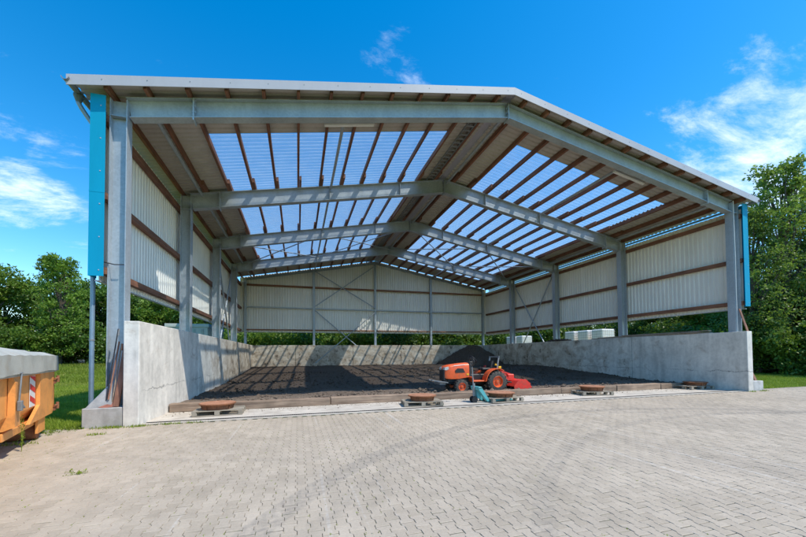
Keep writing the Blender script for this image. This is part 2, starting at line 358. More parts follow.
    def ibeam(s, p0, p1, depth, width, side, tf=.018, tw=.012, mi=0):
        """I section: side = direction across the flanges; depth measured perpendicular to run and side"""
        p0 = Vector(p0); p1 = Vector(p1); d = (p1-p0).normalized(); w_ = Vector(side).normalized(); u = w_.cross(d).normalized()
        for sg in (-1, 1):
            o = u*(depth/2 - tf/2)*sg; s.bar(p0+o, p1+o, width, tf, u, mi)
        s.bar(p0, p1, tw, depth - 2*tf, u, mi); return s
    def mesh(s, name, mats):
        me = bpy.data.meshes.new(name); me.from_pydata(s.v, [], s.f)
        for m in (mats if isinstance(mats, (list, tuple)) else [mats]): me.materials.append(m)
        me.polygons.foreach_set('material_index', s.mi); me.polygons.foreach_set('use_smooth', s.sm); 
        import bmesh
        bm = bmesh.new(); bm.from_mesh(me); bmesh.ops.recalc_face_normals(bm, faces=bm.faces); bm.to_mesh(me); bm.free()
        return me
    def build(s, name, mats, parent=None): return obj(name, s.mesh(name, mats), parent)
def obj(name, me, parent=None, loc=(0, 0, 0)):
    o = bpy.data.objects.new(name, me); COL.objects.link(o); o.location = loc
    if parent is not None: o.parent = parent
    return o
def tag(o, label=None, cat=None, group=None, kind=None):
    for k, v in (('label', label), ('category', cat), ('group', group), ('kind', kind)):
        if v: o[k] = v
    return o
def thing(name, label, cat, loc=(0, 0, 0), rz=0, group=None):
    o = bpy.data.objects.new(name, None); COL.objects.link(o); o.location = loc; o.rotation_euler = (0, 0, rz); o.empty_display_size = .3
    return tag(o, label, cat, group)
kids = {}
def copy_tree(o, loc, rz=0, label=None, parent=None):
    c = o.copy(); COL.objects.link(c); c.parent = parent
    if parent is None: c.location = loc; c.rotation_euler = (0, 0, rz)
    if label: c['label'] = label
    for ch in o.children: copy_tree(ch, None, 0, None, c)
    return c

# ------------------------------------------------------------------ building constants
XC, Y0, D = 6.71, 9.93, 5.3
SL = .1873
ZA = 9.93                          # rafter top at the ridge line
DI, DO = 10.69, 11.05              # column inner / outer faces from the ridge line
YB = Y0 + 20.8
PH = .165                          # purlin height
def X(sd, d): return XC + sd*d
def zt(d): return ZA - SL*d        # rafter top
def zd(d): return zt(d) + PH + .004
FR = [Y0, Y0+D, Y0+2*D, Y0+3*D, YB]

# ------------------------------------------------------------------ ground
def ground_z(x, y):
    l = max(0, min(1, (-6 - x)/10)); b = max(0, min(1, (y - 16)/26)); b = b*b*(3-2*b)
    r = max(0, min(1, (x - 24)/12))
    return -.03 + l*b*1.05 + r*.12
def ss(a, b, x): t = max(0, min(1, (x-a)/(b-a))); return t*t*(3-2*t)
xs = sorted(set([round(v, 2) for v in np.concatenate([np.linspace(-1500, -60, 12), np.linspace(-58, 70, 65), np.linspace(75, 1500, 12)])]))
ys = sorted(set([round(v, 2) for v in np.concatenate([np.linspace(-1500, -20, 10), np.linspace(-15, 70, 44), np.linspace(75, 1500, 14)])]))
m = MB(); m.add([(x, y, ground_z(x, y)) for y in ys for x in xs], [(j*len(xs)+i, j*len(xs)+i+1, (j+1)*len(xs)+i+1, (j+1)*len(xs)+i) for j in range(len(ys)-1) for i in range(len(xs)-1)], 0, True)
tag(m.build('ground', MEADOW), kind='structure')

# paved yard: bed of jointing sand, interlocking stones
yard = bpy.data.objects.new('paved_yard', None); COL.objects.link(yard); tag(yard, kind='structure')
m = MB(); m.add([(-9, -6, -.0055), (27, -6, -.0055), (27, 9.62, -.0055), (-9, 9.62, -.0055)], [(0, 1, 2, 3)]); 
m.add([(18.35, 9.62, -.011), (27, 9.62, -.011), (27, 10.05, -.011), (18.35, 10.0, -.011)], [(0, 1, 2, 3)])
m.build('jointing_sand', JOINT, yard)
a_, hw, HL_ = .013, .060, .106
outl = [(hw+a_, -HL_), (hw+a_, -HL_*.64), (hw-a_, -HL_*.36), (hw-a_, HL_*.36), (hw+a_, HL_*.64), (hw+a_, HL_)]
outl = outl + [(-x, -y) for x, y in outl]
def ring(sh, z): return [(x*(1 - sh*.8/hw), y*(1 - sh*1.5/HL_), z) for x, y in outl]
def paver_geo():
    vs = ring(.0022, -.016) + ring(.0022, -.004) + ring(.0056, 0)
    fs = [(i, (i+1) % 12, 12+(i+1) % 12, 12+i) for i in range(12)] + [(12+i, 12+(i+1) % 12, 24+(i+1) % 12, 24+i) for i in range(12)]
    top = [(24, 25, 34, 35), (25, 26, 33, 34), (26, 27, 32, 33), (27, 28, 31, 32), (28, 29, 30, 31)]
    return vs, fs + top
pvs, pfs = paver_geo()
pm = MB().add(pvs, pfs).mesh('paver', PAV)
cells = []
def vis(x, y, z=0, mu=90, mv=60):
    v = Vector((x, y, z - EYE)); d = v.dot(fwd)/fwd.length_squared
    if d < .2: return None
    u = CX + F*v.dot(rt)/d/rt.length_squared; t = CY - F*v.dot(up)/d/up.length_squared
    return (u, t, d) if -mu < u < 806+mu and t < 537+mv else None
ci = 0; x = -8.6
while x < 26.6:
    off = (ci % 2)*HL_; y = 1.0 + off
    while y < 9.5 or (x > 18.5 and y < 9.95):
        q = vis(x, y)
        if q and not (x < -5.9 and y > 9.3): cells.append((q[2], x, y, q))
        y += 2*HL_
    x += 2*hw; ci += 1
inv = [c for c in cells if 0 < c[3][0] < 806 and c[3][1] < 537]
cells.sort(key=lambda c: (0 if (0 < c[3][0] < 806 and c[3][1] < 540) else 1, c[0]))
for c in cells[:300]:
    o = obj('paver', pm, yard, (c[1], c[2], max(-.0015, min(.003, random.gauss(0.0005, .0012))))); o.rotation_euler = (random.gauss(0, .008), random.gauss(0, .008), random.gauss(0, .008))
rest = np.array([(c[1], c[2]) for c in cells[300:]])
def scatter_mesh(name, base_v, base_f, pts, mat, zs=None, rots=None, scl=None, tilt=0):
    """many copies of one small mesh joined in one object (all faces same vertex count groups allowed)"""
    bv = np.array(base_v); n = len(pts); nv = len(bv)
    V = np.repeat(bv[None], n, 0)
    if scl is not None: V = V*scl[:, None, None]
    if rots is not None:
        c, s_ = np.cos(rots)[:, None], np.sin(rots)[:, None]; V = np.stack([V[..., 0]*c - V[..., 1]*s_, V[..., 0]*s_ + V[..., 1]*c, V[..., 2]], -1)
    if tilt: V[..., 2] += V[..., 0]*rng.normal(0, tilt, n)[:, None] + V[..., 1]*rng.normal(0, tilt, n)[:, None]
    V[..., 0] += pts[:, 0, None]; V[..., 1] += pts[:, 1, None]
    V[..., 2] += (zs if zs is not None else np.zeros(n))[:, None]
    lens = np.tile([len(f) for f in base_f], n); flat = np.concatenate([np.array(f) for f in base_f])
    idx = (flat[None] + (np.arange(n)*nv)[:, None]).ravel()
    me = bpy.data.meshes.new(name); me.vertices.add(n*nv); me.vertices.foreach_set('co', V.ravel()); me.loops.add(len(idx)); me.loops.foreach_set('vertex_index', idx.astype(np.int32))
    me.polygons.add(len(lens)); st = np.concatenate([[0], np.cumsum(lens)[:-1]]); me.polygons.foreach_set('loop_start', st.astype(np.int32)); me.polygons.foreach_set('loop_total', lens.astype(np.int32))
    me.update(calc_edges=True); me.polygons.foreach_set('use_smooth', np.zeros(len(lens), dtype=bool)); me.materials.append(mat); return me
tag(obj('distant_pavers', scatter_mesh('distant_pavers', pvs, pfs, rest, PAVS, zs=np.clip(rng.normal(.0005, .0012, len(rest)), -.0015, .003), tilt=.008), yard), kind='stuff')

# concrete apron, drain with grating
m = MB(); m.box((X(-1, 10.23), 9.95, -.2), (X(1, 10.56), 11.9, .004))
tag(m.build('concrete_apron', APRON), kind='structure')
drain = bpy.data.objects.new('drain_channel', None); COL.objects.link(drain); tag(drain, kind='structure')
m = MB(); m.box((X(-1, 10.23), 9.62, -.2), (X(1, 10.56), 9.79, .006)); m.build('channel_edge', APRON, drain)
m = MB(); m.box((X(-1, 10.23), 9.79, -.2), (X(1, 10.56), 9.95, -.06)); m.build('channel_floor', DARK, drain)
m = MB(); xx = X(-1, 10.2)
while xx < X(1, 10.5): m.box((xx, 9.797, -.03), (xx+.028, 9.943, .002)); xx += .056
m.box((X(-1, 10.22), 9.791, -.03), (X(1, 10.55), 9.797, .004)); m.box((X(-1, 10.22), 9.943, -.03), (X(1, 10.55), 9.949, .004))
tag(m.build('grating', DARK, drain), kind='stuff')

# soil bed
nx, ny = 340, 330
gx = np.linspace(X(-1, 10.24), X(1, 10.57), nx); gy = np.linspace(11.66, 30.62, ny)
def vnoise(x, y, seed):
    r = np.random.default_rng(seed).random((256, 256)); xi = np.floor(x).astype(int); yi = np.floor(y).astype(int); fx = x-xi; fy = y-yi; fx = fx*fx*(3-2*fx); fy = fy*fy*(3-2*fy)
    g = lambda a, b: r[a % 256, b % 256]
    return (g(xi, yi)*(1-fx)+g(xi+1, yi)*fx)*(1-fy) + (g(xi, yi+1)*(1-fx)+g(xi+1, yi+1)*fx)*fy - .5
def soil_z(x, y):
    x = np.asarray(x); fx_ = np.clip((x+3.5)/20.8, 0, 1)
    t1 = np.clip((y-12.8)/8.7, 0, 1); zr = .15 + .50*t1; t2 = np.clip((y-13.6)/16.6, 0, 1); zl = .13 + .52*t2**1.6
    return zl*(1-fx_) + zr*fx_
GX, GY = np.meshgrid(gx, gy)
Z = soil_z(GX, GY) + .09*vnoise(GX*.8, GY*.8, 1) + .03*vnoise(GX*2.7, GY*2.7, 2) + .024*vnoise(GX*7, GY*7, 3) + .03*np.abs(vnoise(GX*15, GY*15, 4))
Z = np.where(GY < 12.6, np.minimum(Z, .18 + .03*vnoise(GX*9, GY*9, 5)), Z)
vs = np.stack([GX, GY, Z], -1).reshape(-1, 3).tolist()
m = MB(); m.add(vs, [(j*nx+i, j*nx+i+1, (j+1)*nx+i+1, (j+1)*nx+i) for j in range(ny-1) for i in range(nx-1)], 0, False)
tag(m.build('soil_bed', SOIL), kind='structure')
# clods
ncl = 5200; cx_ = rng.uniform(X(-1, 10.2), X(1, 10.5), ncl); cy_ = 11.75 + 13*rng.random(ncl)**1.7
ico = [(0, 0, 1), (.9, 0, .3), (.28, .86, .35), (-.72, .53, .3), (-.7, -.5, .25), (.3, -.85, .4), (0, 0, -.8)]
icf = [(0, 1, 2), (0, 2, 3), (0, 3, 4), (0, 4, 5), (0, 5, 1), (6, 2, 1), (6, 3, 2), (6, 4, 3), (6, 5, 4), (6, 1, 5)]
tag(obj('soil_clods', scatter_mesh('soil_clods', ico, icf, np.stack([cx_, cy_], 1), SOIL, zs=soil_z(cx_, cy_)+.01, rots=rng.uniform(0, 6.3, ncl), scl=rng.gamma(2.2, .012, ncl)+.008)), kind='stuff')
ncr = 1100; qx = rng.uniform(X(-1, 10.1), X(1, 10.4), ncr); qy = 11.33 - np.abs(rng.normal(0, .32, ncr)); kk = qy > 9.99
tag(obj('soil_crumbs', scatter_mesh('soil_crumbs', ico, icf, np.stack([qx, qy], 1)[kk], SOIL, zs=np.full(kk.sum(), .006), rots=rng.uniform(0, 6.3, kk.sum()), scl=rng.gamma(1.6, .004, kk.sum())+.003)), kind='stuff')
# heap
nr, na = 56, 110; vs = []; hc = (15.3, 28.9)
for i in range(nr):
    t = i/(nr-1)
    for k in range(na):
        a = 2*math.pi*k/na; rr = 3.3*t*(1+.08*math.sin(3*a+1)); xh = hc[0]+rr*math.cos(a); yh = hc[1]+rr*math.sin(a)*.95
        h = 2.62 - .64*t*3.3*.95 - (.16*max(0, 1-t*4)**2) + .10*float(vnoise(np.array(xh*14), np.array(yh*14), 10)); h = min(h, 2.33); h += .12*float(vnoise(np.array(xh*1.7), np.array(yh*1.7), 8)) + .14*float(vnoise(np.array(xh*5), np.array(yh*5), 9))
        xh = min(xh, 17.25); yh = min(yh, 30.58); vs.append((xh, yh, max(h, .1)))
m = MB(); m.add(vs, [(i*na+k, i*na+(k+1) % na, (i+1)*na+(k+1) % na, (i+1)*na+k) for i in range(nr-1) for k in range(na)], 0, False)
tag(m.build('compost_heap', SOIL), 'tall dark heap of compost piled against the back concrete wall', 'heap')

# ------------------------------------------------------------------ concrete push walls
def wall_thing(label): return thing('concrete_wall', label, 'wall')
WT = 2.415
def cast(m, lo, hi): return m.bevbox(lo, hi, .012)
JY = [9.51, 14.6, 18.95, 23.25, 27.5, 30.6]
for sd, lab in ((-1, 'sunlit concrete push wall along the left side of the compost bay'), (1, 'shaded grey concrete push wall along the right side of the compost bay')):
    t = wall_thing(lab); xi = X(sd, 10.23 if sd < 0 else 10.56); xo = xi + sd*.31
    for i in range(5):
        m = MB(); cast(m, (min(xi, xo), JY[i]+(.011 if i else 0), -.3), (max(xi, xo), JY[i+1]-.011, WT)); m.build('wall_panel', CONC, t)
        if i < 4: m = MB(); m.box((min(xi, xo)+.03, JY[i+1]-.010, -.2), (max(xi, xo)-.03, JY[i+1]+.010, WT-.03)); m.build('joint_filler', DARK, t)
t = wall_thing('back concrete wall of the compost bay, stained with soil')
bx = [X(-1, 10.54), -.2, 4.6, 9.0, 13.3, X(1, 10.87)]
for i in range(5):
    m = MB(); cast(m, (bx[i]+.010, 30.605, -.3), (bx[i+1]-.010, 30.9, WT)); m.build('wall_panel', CONC, t)
m = MB(); m.bevbox((X(-1, 11.32), 9.53, -.2), (X(-1, 10.55), 10.3, .44), .015)
tag(m.build('concrete_block', CONC_E), 'low concrete block at the foot of the front left column, tools standing on it', 'block')
m = MB(); m.bevbox((X(1, 10.89), 9.53, -.2), (X(1, 11.5), 10.3, .40), .015)
tag(m.build('concrete_block', CONC_E), 'low concrete block outside the front end of the right wall', 'block')

# ------------------------------------------------------------------ the hall
hall = thing('storage_hall', 'large open-fronted steel hall with pitched translucent roof over the compost bay', 'building', (XC, Y0, 0))
HL = Vector((XC, Y0, 0))
def hpart(mb, name, mats): 
    mb.v = [(a-HL.x, b-HL.y, c-HL.z) for a, b, c in mb.v]; return mb.build(name, mats, hall)
for k, y in enumerate(FR[:4]):
    ym = y + .14; dep = .50 if k == 0 else .62
    for sd in (-1, 1):
        xm = X(sd, (DI+DO)/2); top = zt(DO) - .01
        m = MB(); m.ibeam((xm, ym, 0), (xm, ym, top), DO-DI, .28, (0, 1, 0), .02, .012)
        zb = zt(DI) - dep
        for yy in (y+.068, y+.212): m.box((X(sd, DI)+sd*.021 if sd > 0 else X(sd, DO)+.021, yy-.06, zb-.012), (X(sd, DO)-.021 if sd > 0 else X(sd, DI)-.021, yy+.06, zb+.006))
        m.box((xm-.24, y-.06, WT-.0 if False else .0), (xm+.24, y+.34, .03))
        hpart(m, 'column', GALV if k == 0 else GALV_D)
        # rafter half with end plates
        m = MB(); c = dep/2; u = Vector((-sd*SL, 0, 1)).normalized()
        cosn = math.sqrt(1+SL*SL); dd = dep/cosn
        def rp(d): return Vector((X(sd, d), ym, zt(d) - dep/2))
        m.ibeam(rp(DI+.002), rp(.014), dd, .26, (0, 1, 0), .018, .011)
        # long haunch plates: splice near the knee, ridge plate, small web stiffeners
        ds = DI - (1.42 if k == 0 else 1.0)
        m.box((X(sd, ds)-.016, y+.0, zt(ds)-dep-.07), (X(sd, ds)+.016, y+.28, zt(ds)+.004))
        m.box((min(X(sd, .002), X(sd, .014)), y+.0, zt(0)-dep-.06), (max(X(sd, .002), X(sd, .014)), y+.28, zt(0)+.003))
        for q in (2.2, DI-5.3+.0):
            m.box((X(sd, q)-.006, y+.02, zt(q)-dep+.03), (X(sd, q)+.006, y+.128, zt(q)-.03)) if k else None
        for dd_ in (ds, .014):
            for jz in range(4):
                for yy in (.05, .23):
                    bz = zt(dd_)-.04-jz*(dep-.02)/3.2; m.box((X(sd, dd_)-.05, y+yy-.014, bz-.014), (X(sd, dd_)+.05, y+yy+.014, bz+.014)) if k < 2 else None
        hpart(m, 'rafter', GALV if k == 0 else GALV_D)
# back wall frame: posts, rafter
PXD = [(-1, 10.8), (-1, 5.4), (1, -.05), (1, 5.3), (1, 10.8)]
for sd, d in PXD:
    xp = X(sd, d); m = MB(); ztop = zt(abs(d)) - .05
    m.ibeam((xp, YB+.1, 0), (xp, YB+.1, ztop), .2, .18, (1, 0, 0) if abs(d) < 10 else (1, 0, 0), .012, .009); hpart(m, 'gable_post', GALV)
for sd in (-1, 1):
    m = MB(); m.ibeam((X(sd, DO-.1), YB+.1, zt(DO-.1)-.1), (X(sd, .003), YB+.1, zt(0)-.1), .2, .16, (0, 1, 0), .012, .01); hpart(m, 'gable_rafter', GALV_D)
# purlins: one timber per bay, lapped beside the next over each frame
PD = [.5+.885*i for i in range(12)]
YS = [Y0-.27] + FR[1:4] + [YB+.3]
pur_mesh = {}
for sd in (-1, 1):
    for i, d in enumerate(PD):
        for k in range(4):
            y_a = YS[k] - (0 if k == 0 else .62); y_b = YS[k+1] + (.16 if k < 3 else 0); dx = (k % 2)*.085*(-sd if sd > 0 else 1)
            key = (sd, k)
            if key not in pur_mesh:
                b_ = MB(); ln = y_b - y_a; w2 = .04
                b_.hexa([(-w2, 0, sd*w2*SL), (w2, 0, -sd*w2*SL), (w2, ln, -sd*w2*SL), (-w2, ln, sd*w2*SL), (-w2, 0, PH+sd*w2*SL), (w2, 0, PH-sd*w2*SL), (w2, ln, PH-sd*w2*SL), (-w2, ln, PH+sd*w2*SL)])
                pur_mesh[key] = b_.mesh('purlin', PURL)
            px_ = X(sd, d) + dx; o = obj('purlin', pur_mesh[key], hall, (px_-HL.x, y_a-HL.y, zt(abs(px_-XC))))
# eave timbers and steel ties between the frames
for sd in (-1, 1):
    for k in range(4):
        ya, yb = FR[k]-(.27 if k == 0 else 0)+.003, FR[k+1]-.003
        m = MB(); m.box((X(sd, 11.02)-.04, ya, zt(11.02)-.02), (X(sd, 11.02)+.04, yb, zt(11.02)+PH-.01)); hpart(m, 'eave_purlin', PURL)
for tx, zz in ((X(-1, 10.3), 0), (X(-1, 5.35), 0), (X(1, .12), 0), (X(1, 5.35), 0), (X(1, 10.3), 0)):
    for k in range(4):
        dd = abs(tx-XC); ya = FR[k]+(.29 if k < 4 else 0); yb = FR[k+1]
        m = MB(); z_ = zt(dd)-.13; m.tube([(tx, ya, z_), (tx, yb, z_)], .052, 10)
        m.prism([(ya-.14, z_-.05), (ya+.20, z_-.05), (ya-.14, z_-.33)], tx-.005, tx+.005, 'x') if k else None
        hpart(m, 'steel_tie', GALV_D)
# roof bracing rods in the third bay
for xa, xb in ((X(-1, 10.3), X(-1, 5.35)), (X(-1, 5.35), X(1, .12)), (X(1, .12), X(1, 5.35)), (X(1, 5.35), X(1, 10.3))):
    for p, q in ((xa, xb), (xb, xa)):
        m = MB(); m.tube([(p, FR[2]+.25, zt(abs(p-XC))-.28), (q, FR[3], zt(abs(q-XC))-.28)], .032, 8); hpart(m, 'brace_rod', GALV_D)
m = MB(); m.tube([(X(-1, 5.35), FR[2]+2.6, zt(5.35)-.2), (X(1, .12), FR[2]+2.6, zt(0)-.5), (X(1, 5.35), FR[2]+2.6, zt(5.35)-.2)], .02, 8)
# wall bracing in the third bay of both sides
for sd in (-1, 1):
    xw = X(sd, DO-.12)
    for a, b in (((FR[2]+.28, zt(DI)-.35), (FR[3], .7)), ((FR[3], zt(DI)-.35), (FR[2]+.28, .7))):
        m = MB(); m.tube([(xw+(.03 if a[0] < b[0] else -.03), a[0], a[1]), (xw+(.03 if a[0] < b[0] else -.03), b[0], b[1])], .045, 8); hpart(m, 'wall_brace', GALV_D)
# gable bracing between two posts
x1_, x2_ = X(-1, 5.3), X(-1, .05)
for (p, q, dy) in (((x1_, 8.75), (x2_, 5.72), 0), ((x1_, 5.72), (x2_, 9.55), .09), ((x1_, 5.38), (x2_, .9), 0), ((x1_, .9), (x2_, 5.38), .09)):
    m = MB(); m.tube([(p[0], YB-.06-dy, p[1]), (q[0], YB-.06-dy, q[1])], .04, 8); hpart(m, 'gable_brace', GALV)
# girts
for sd in (-1, 1):
    for z_ in (3.55, 5.34, 7.22):
        for k in range(4):
            ya, yb = FR[k]+.003 - (.05 if k == 0 else 0), FR[k+1]-.003
            m = MB(); m.box((X(sd, 11.06)-.002 if sd > 0 else X(sd, 11.20), ya, z_), (X(sd, 11.20) if sd > 0 else X(sd, 11.06)+.002, yb, z_+.155)); hpart(m, 'girt', PURL)
for z_, mt, hh in ((3.66, GIRTW, .09), (5.5, GALV_D, .1), (7.3, GIRTW, .14)):
    for i in range(4):
        xa, xb = X(*PXD[i])+.1, X(*PXD[i+1])-.1
        m = MB(); m.box((xa, YB+.03, z_), (xb, YB+.19, z_+hh)); hpart(m, 'gable_girt', mt)
# corrugated cladding: double skin, cream inside, blue outside
def trap(n, p, h, w_=1.0):
    q = []
    for i in range(n):
        o = i*p; q += [(o, 0), (o+.40*p, 0), (o+.52*p, h), (o+.88*p, h)]
    q.append((n*p, 0)); return q
def clad_mesh(n, p, h, z0, ztf, ns=1, prof=None):
    """sheet in local x (across), local +y = outside; ztf(x) gives the top"""
    q = trap(n, p, h); m_ = MB()
    for off, mi in ((0, 0), (.004, 1)):
        vs = [(x_, y_+off, z0) for x_, y_ in q] + [(x_, y_+off, ztf(x_)) for x_, y_ in q]; k = len(q)
        m_.add(vs, [(i, i+1, k+i+1, k+i) for i in range(k-1)], mi)
    me = bpy.data.meshes.new('cladding_sheet'); me.from_pydata(m_.v, [], m_.f); me.materials.append(CREAM); me.materials.append(BLUE); me.polygons.foreach_set('material_index', m_.mi); return me
CP = 1.0; nshe = 21
cm = clad_mesh(5, .2, .035, 3.40, lambda x_: 7.62)
for sd in (-1, 1):
    for k in range(nshe):
        o = obj('cladding_sheet', cm, hall)
        if sd > 0: o.rotation_euler = (0, 0, -math.pi/2); o.location = (11.215, YB+.2-Y0-k*CP, 0)
        else: o.rotation_euler = (0, 0, math.pi/2); o.location = (-11.215, YB+.2-Y0-(k+1)*CP, 0)
    m = MB(); m.box((X(sd, 11.20)-.02 if sd > 0 else X(sd, 11.27), Y0-.06, 3.37), (X(sd, 11.27) if sd > 0 else X(sd, 11.20)+.02, YB+.2, 3.395)); hpart(m, 'drip_trim', FASC)
for k in range(22):
    xa = -11.22+k*1.02
    me = clad_mesh(5, .204, .035, 3.52, lambda x_, xa=xa: zt(min(abs(xa+x_), 11.2))+.12)
    obj('cladding_sheet', me, hall, (xa, YB+.2-Y0, 0))
m = MB(); m.box((X(-1, 11.2), YB+.2, 3.49), (X(1, 11.2), YB+.27, 3.515)); hpart(m, 'drip_trim', FASC)
# blue corner flashings
for sd in (-1, 1):
    m = MB(); z1 = zt(11.36)-.02; xi, xo = X(sd, 11.07), X(sd, 11.37)
    m.box((min(xi, xo), Y0-.135, 3.48), (max(xi, xo), Y0-.12, z1)); xs_ = xo-sd*.015
    m.box((min(xs_, xo), Y0-.12, 3.48), (max(xs_, xo), Y0+.2, z1)); hpart(m, 'corner_flashing', BLUE)
    m = MB(); m.box((min(xi, xo)-.003, Y0-.1385, 5.45), (max(xi, xo)+.003, Y0-.1355, 5.49)); hpart(m, 'flashing_joint', BLUE)
    for q in range(6):
        m = MB(); c_ = Vector(((xi+xo)/2+.06, Y0-.139, 3.62+q*.78)); m.box(c_-Vector((.011, .004, .011)), c_+Vector((.011, .004, .011))); hpart(m, 'flashing_screw', FASC)
# roof sheets
SW = 1.065
def slope_sheet(sd, d0, d1, name, mat, n=5, h=.042):
    q = trap(n, SW/n, h); dm = (d0+d1)/2; m_ = MB(); k = len(q)
    vs = [(sd*d0, y_, zd(d0)+z_) for y_, z_ in q] + [(sd*d1, y_, zd(d1)+z_) for y_, z_ in q]
    me = bpy.data.meshes.new(name); me.from_pydata(vs, [], [(i, i+1, k+i+1, k+i) for i in range(k-1)]); me.materials.append(mat); return me
for sd in (-1, 1):
    full = slope_sheet(sd, .16, 11.66, 'roof_sheet', ROOFM); up_ = slope_sheet(sd, .16, 1.40, 'roof_sheet', ROOFM); dn = slope_sheet(sd, 9.32, 11.66, 'roof_sheet', ROOFM); sk = slope_sheet(sd, 1.36, 9.36, 'skylight_sheet', SKYL)
    y = -.33
    for k in range(20):
        if k < 2 or k > (16 if sd < 0 else 17): obj('roof_sheet', full, hall, (0, y, 0))
        else:
            obj('roof_sheet', up_, hall, (0, y, 0)); obj('roof_sheet', dn, hall, (0, y, 0)); obj('skylight_sheet', sk, hall, (0, y, -.006))
        y += SW
    # fascia on the gable edge and top capping
    m = MB(); ya, yb = Y0-.365, Y0-.345
    p = lambda d, dz, y_: (X(sd, d), y_, zd(d)+dz)
    e = 11.72
    m.hexa([p(.001, -.165, ya), p(e, -.165, ya), p(e, -.165, yb), p(.001, -.165, yb), p(.001, .075, ya), p(e, .075, ya), p(e, .075, yb), p(.001, .075, yb)])
    m.hexa([p(.001, .060, yb), p(e, .060, yb), p(e, .060, yb+.16), p(.001, .060, yb+.16), p(.001, .075, yb), p(e, .075, yb), p(e, .075, yb+.16), p(.001, .075, yb+.16)])
    hpart(m, 'fascia', FASC)
    m = MB(); q = [(.25+i*.9) for i in range(13)]
    for d in q: 
        c_ = Vector((X(sd, d), ya-.004, zd(d)-.03)); m.box(c_-Vector((.008, .004, .008)), c_+Vector((.008, .004, .008)))
    hpart(m, 'fascia_screw', GREYM)
    # ridge cap
    m = MB(); m.hexa([(X(sd, .001), Y0-.34, zd(0)+.075), (X(sd, .32), Y0-.34, zd(.32)+.07), (X(sd, .32), YB+.6, zd(.32)+.07), (X(sd, .001), YB+.6, zd(0)+.075), (X(sd, .001), Y0-.34, zd(0)+.085), (X(sd, .32), Y0-.34, zd(.32)+.08), (X(sd, .32), YB+.6, zd(.32)+.08), (X(sd, .001), YB+.6, zd(0)+.085)]); hpart(m, 'ridge_cap', FASC)
    # gutter, half round
    m = MB(); gx_ = X(sd, 11.72); gz = zd(11.66)-.02; pf = [(gx_+.075*math.cos(a), gz+.075*math.sin(a)) for a in np.linspace(math.pi, 2*math.pi, 9)]
    pf2 = [(gx_+.07*math.cos(a), gz+.07*math.sin(a)) for a in np.linspace(2*math.pi, math.pi, 9)]
    m.prism(pf+pf2, Y0-.42, YB+.4, 'y'); hpart(m, 'gutter', GREYM)
    # downpipe with swan neck
    if sd < 0: pts = [(gx_, Y0+.12, gz-.06), (gx_, Y0+.12, gz-.25), (gx_+.05, Y0+.16, gz-.36), (X(sd, 11.52), Y0+.28, gz-.62), (X(sd, 11.47), Y0+.3, gz-.8), (X(sd, 11.47), Y0+.3, .02)]
    else: pts = [(gx_, Y0+.12, gz-.06), (gx_, Y0+.12, gz-.25), (X(sd, 11.25), Y0+.3, gz-.7), (X(sd, 11.25), Y0+.3, .02)]
    if sd < 0:
        m = MB(); m.tube(pts, .05, 12); o = hpart(m, 'downpipe', PIPE)
        for z_ in (2.0, 5.2): 
            m = MB(); m.lathe([(.05, -.02), (.058, -.02), (.058, .02), (.05, .02)], (pts[-1][0], pts[-1][1], z_), 14); hpart(m, 'pipe_collar', GREYM)
        m = MB(); m.lathe([(.0, -.16), (.05, -.16), (.10, -.02), (.10, .03), (0, .03)], (gx_, Y0+.12, gz-.08), 12); hpart(m, 'gutter_outlet', GREYPL)
# translucent ridge light strip with cross bars below the ridge on the left
m = MB()
y = Y0+.5
while y < YB: m.box((X(-1, .86), y, zt(.62)+.03), (X(-1, .60), y+.09, zt(.62)+.055)); y += .26
for q in (.90, .57): m.box((X(-1, q)-.012, Y0+.4, zt(q)+.02), (X(-1, q)+.012, YB, zt(q)+.09))
hpart(m, 'cable_tray', GREYM)
# two strip lights under the purlins
for sd, d0, d1 in ((-1, 5.95, 4.45), (1, 5.05, 6.55)):
    m = MB(); y = Y0+.57; a = Vector((X(sd, d0), y, zt(d0)-.34)); b = Vector((X(sd, d1), y, zt(d1)-.34)); m.bar(a, b, .13, .075); o = hpart(m, 'strip_light', WHITE); m = MB(); [m.tube([a.lerp(b, q), a.lerp(b, q)+Vector((0, 0, .36))], .008, 5) for q in (.15, .85)]; hpart(m, 'light_hanger', GREYM)
    m = MB(); a2 = a-Vector((0, 0, .047)); b2 = b-Vector((0, 0, .047)); m.bar(a2, b2, .09, .02); hpart(m, 'light_diffuser', WHT)
# cable strap slung round the front left column, conduit on the front right column, small bracket
m = MB(); xl, xr_ = X(-1, 11.22), X(-1, DI)
m.tube([(xl, Y0-.012, 3.86), (X(-1, 10.9), Y0-.02, 3.79), (xr_-.02, Y0-.018, 3.80)], .012, 6); hpart(m, 'cable_strap', RUBB)
m = MB(); m.tube([(X(1, 10.72), Y0-.02, 7.9), (X(1, 10.72), Y0-.02, 7.0), (X(1, 10.74), Y0-.02, 5.5), (X(1, 10.72), Y0-.02, 4.2), (X(1, 10.74), Y0-.02, WT)], .014, 6); hpart(m, 'conduit', WHITE)

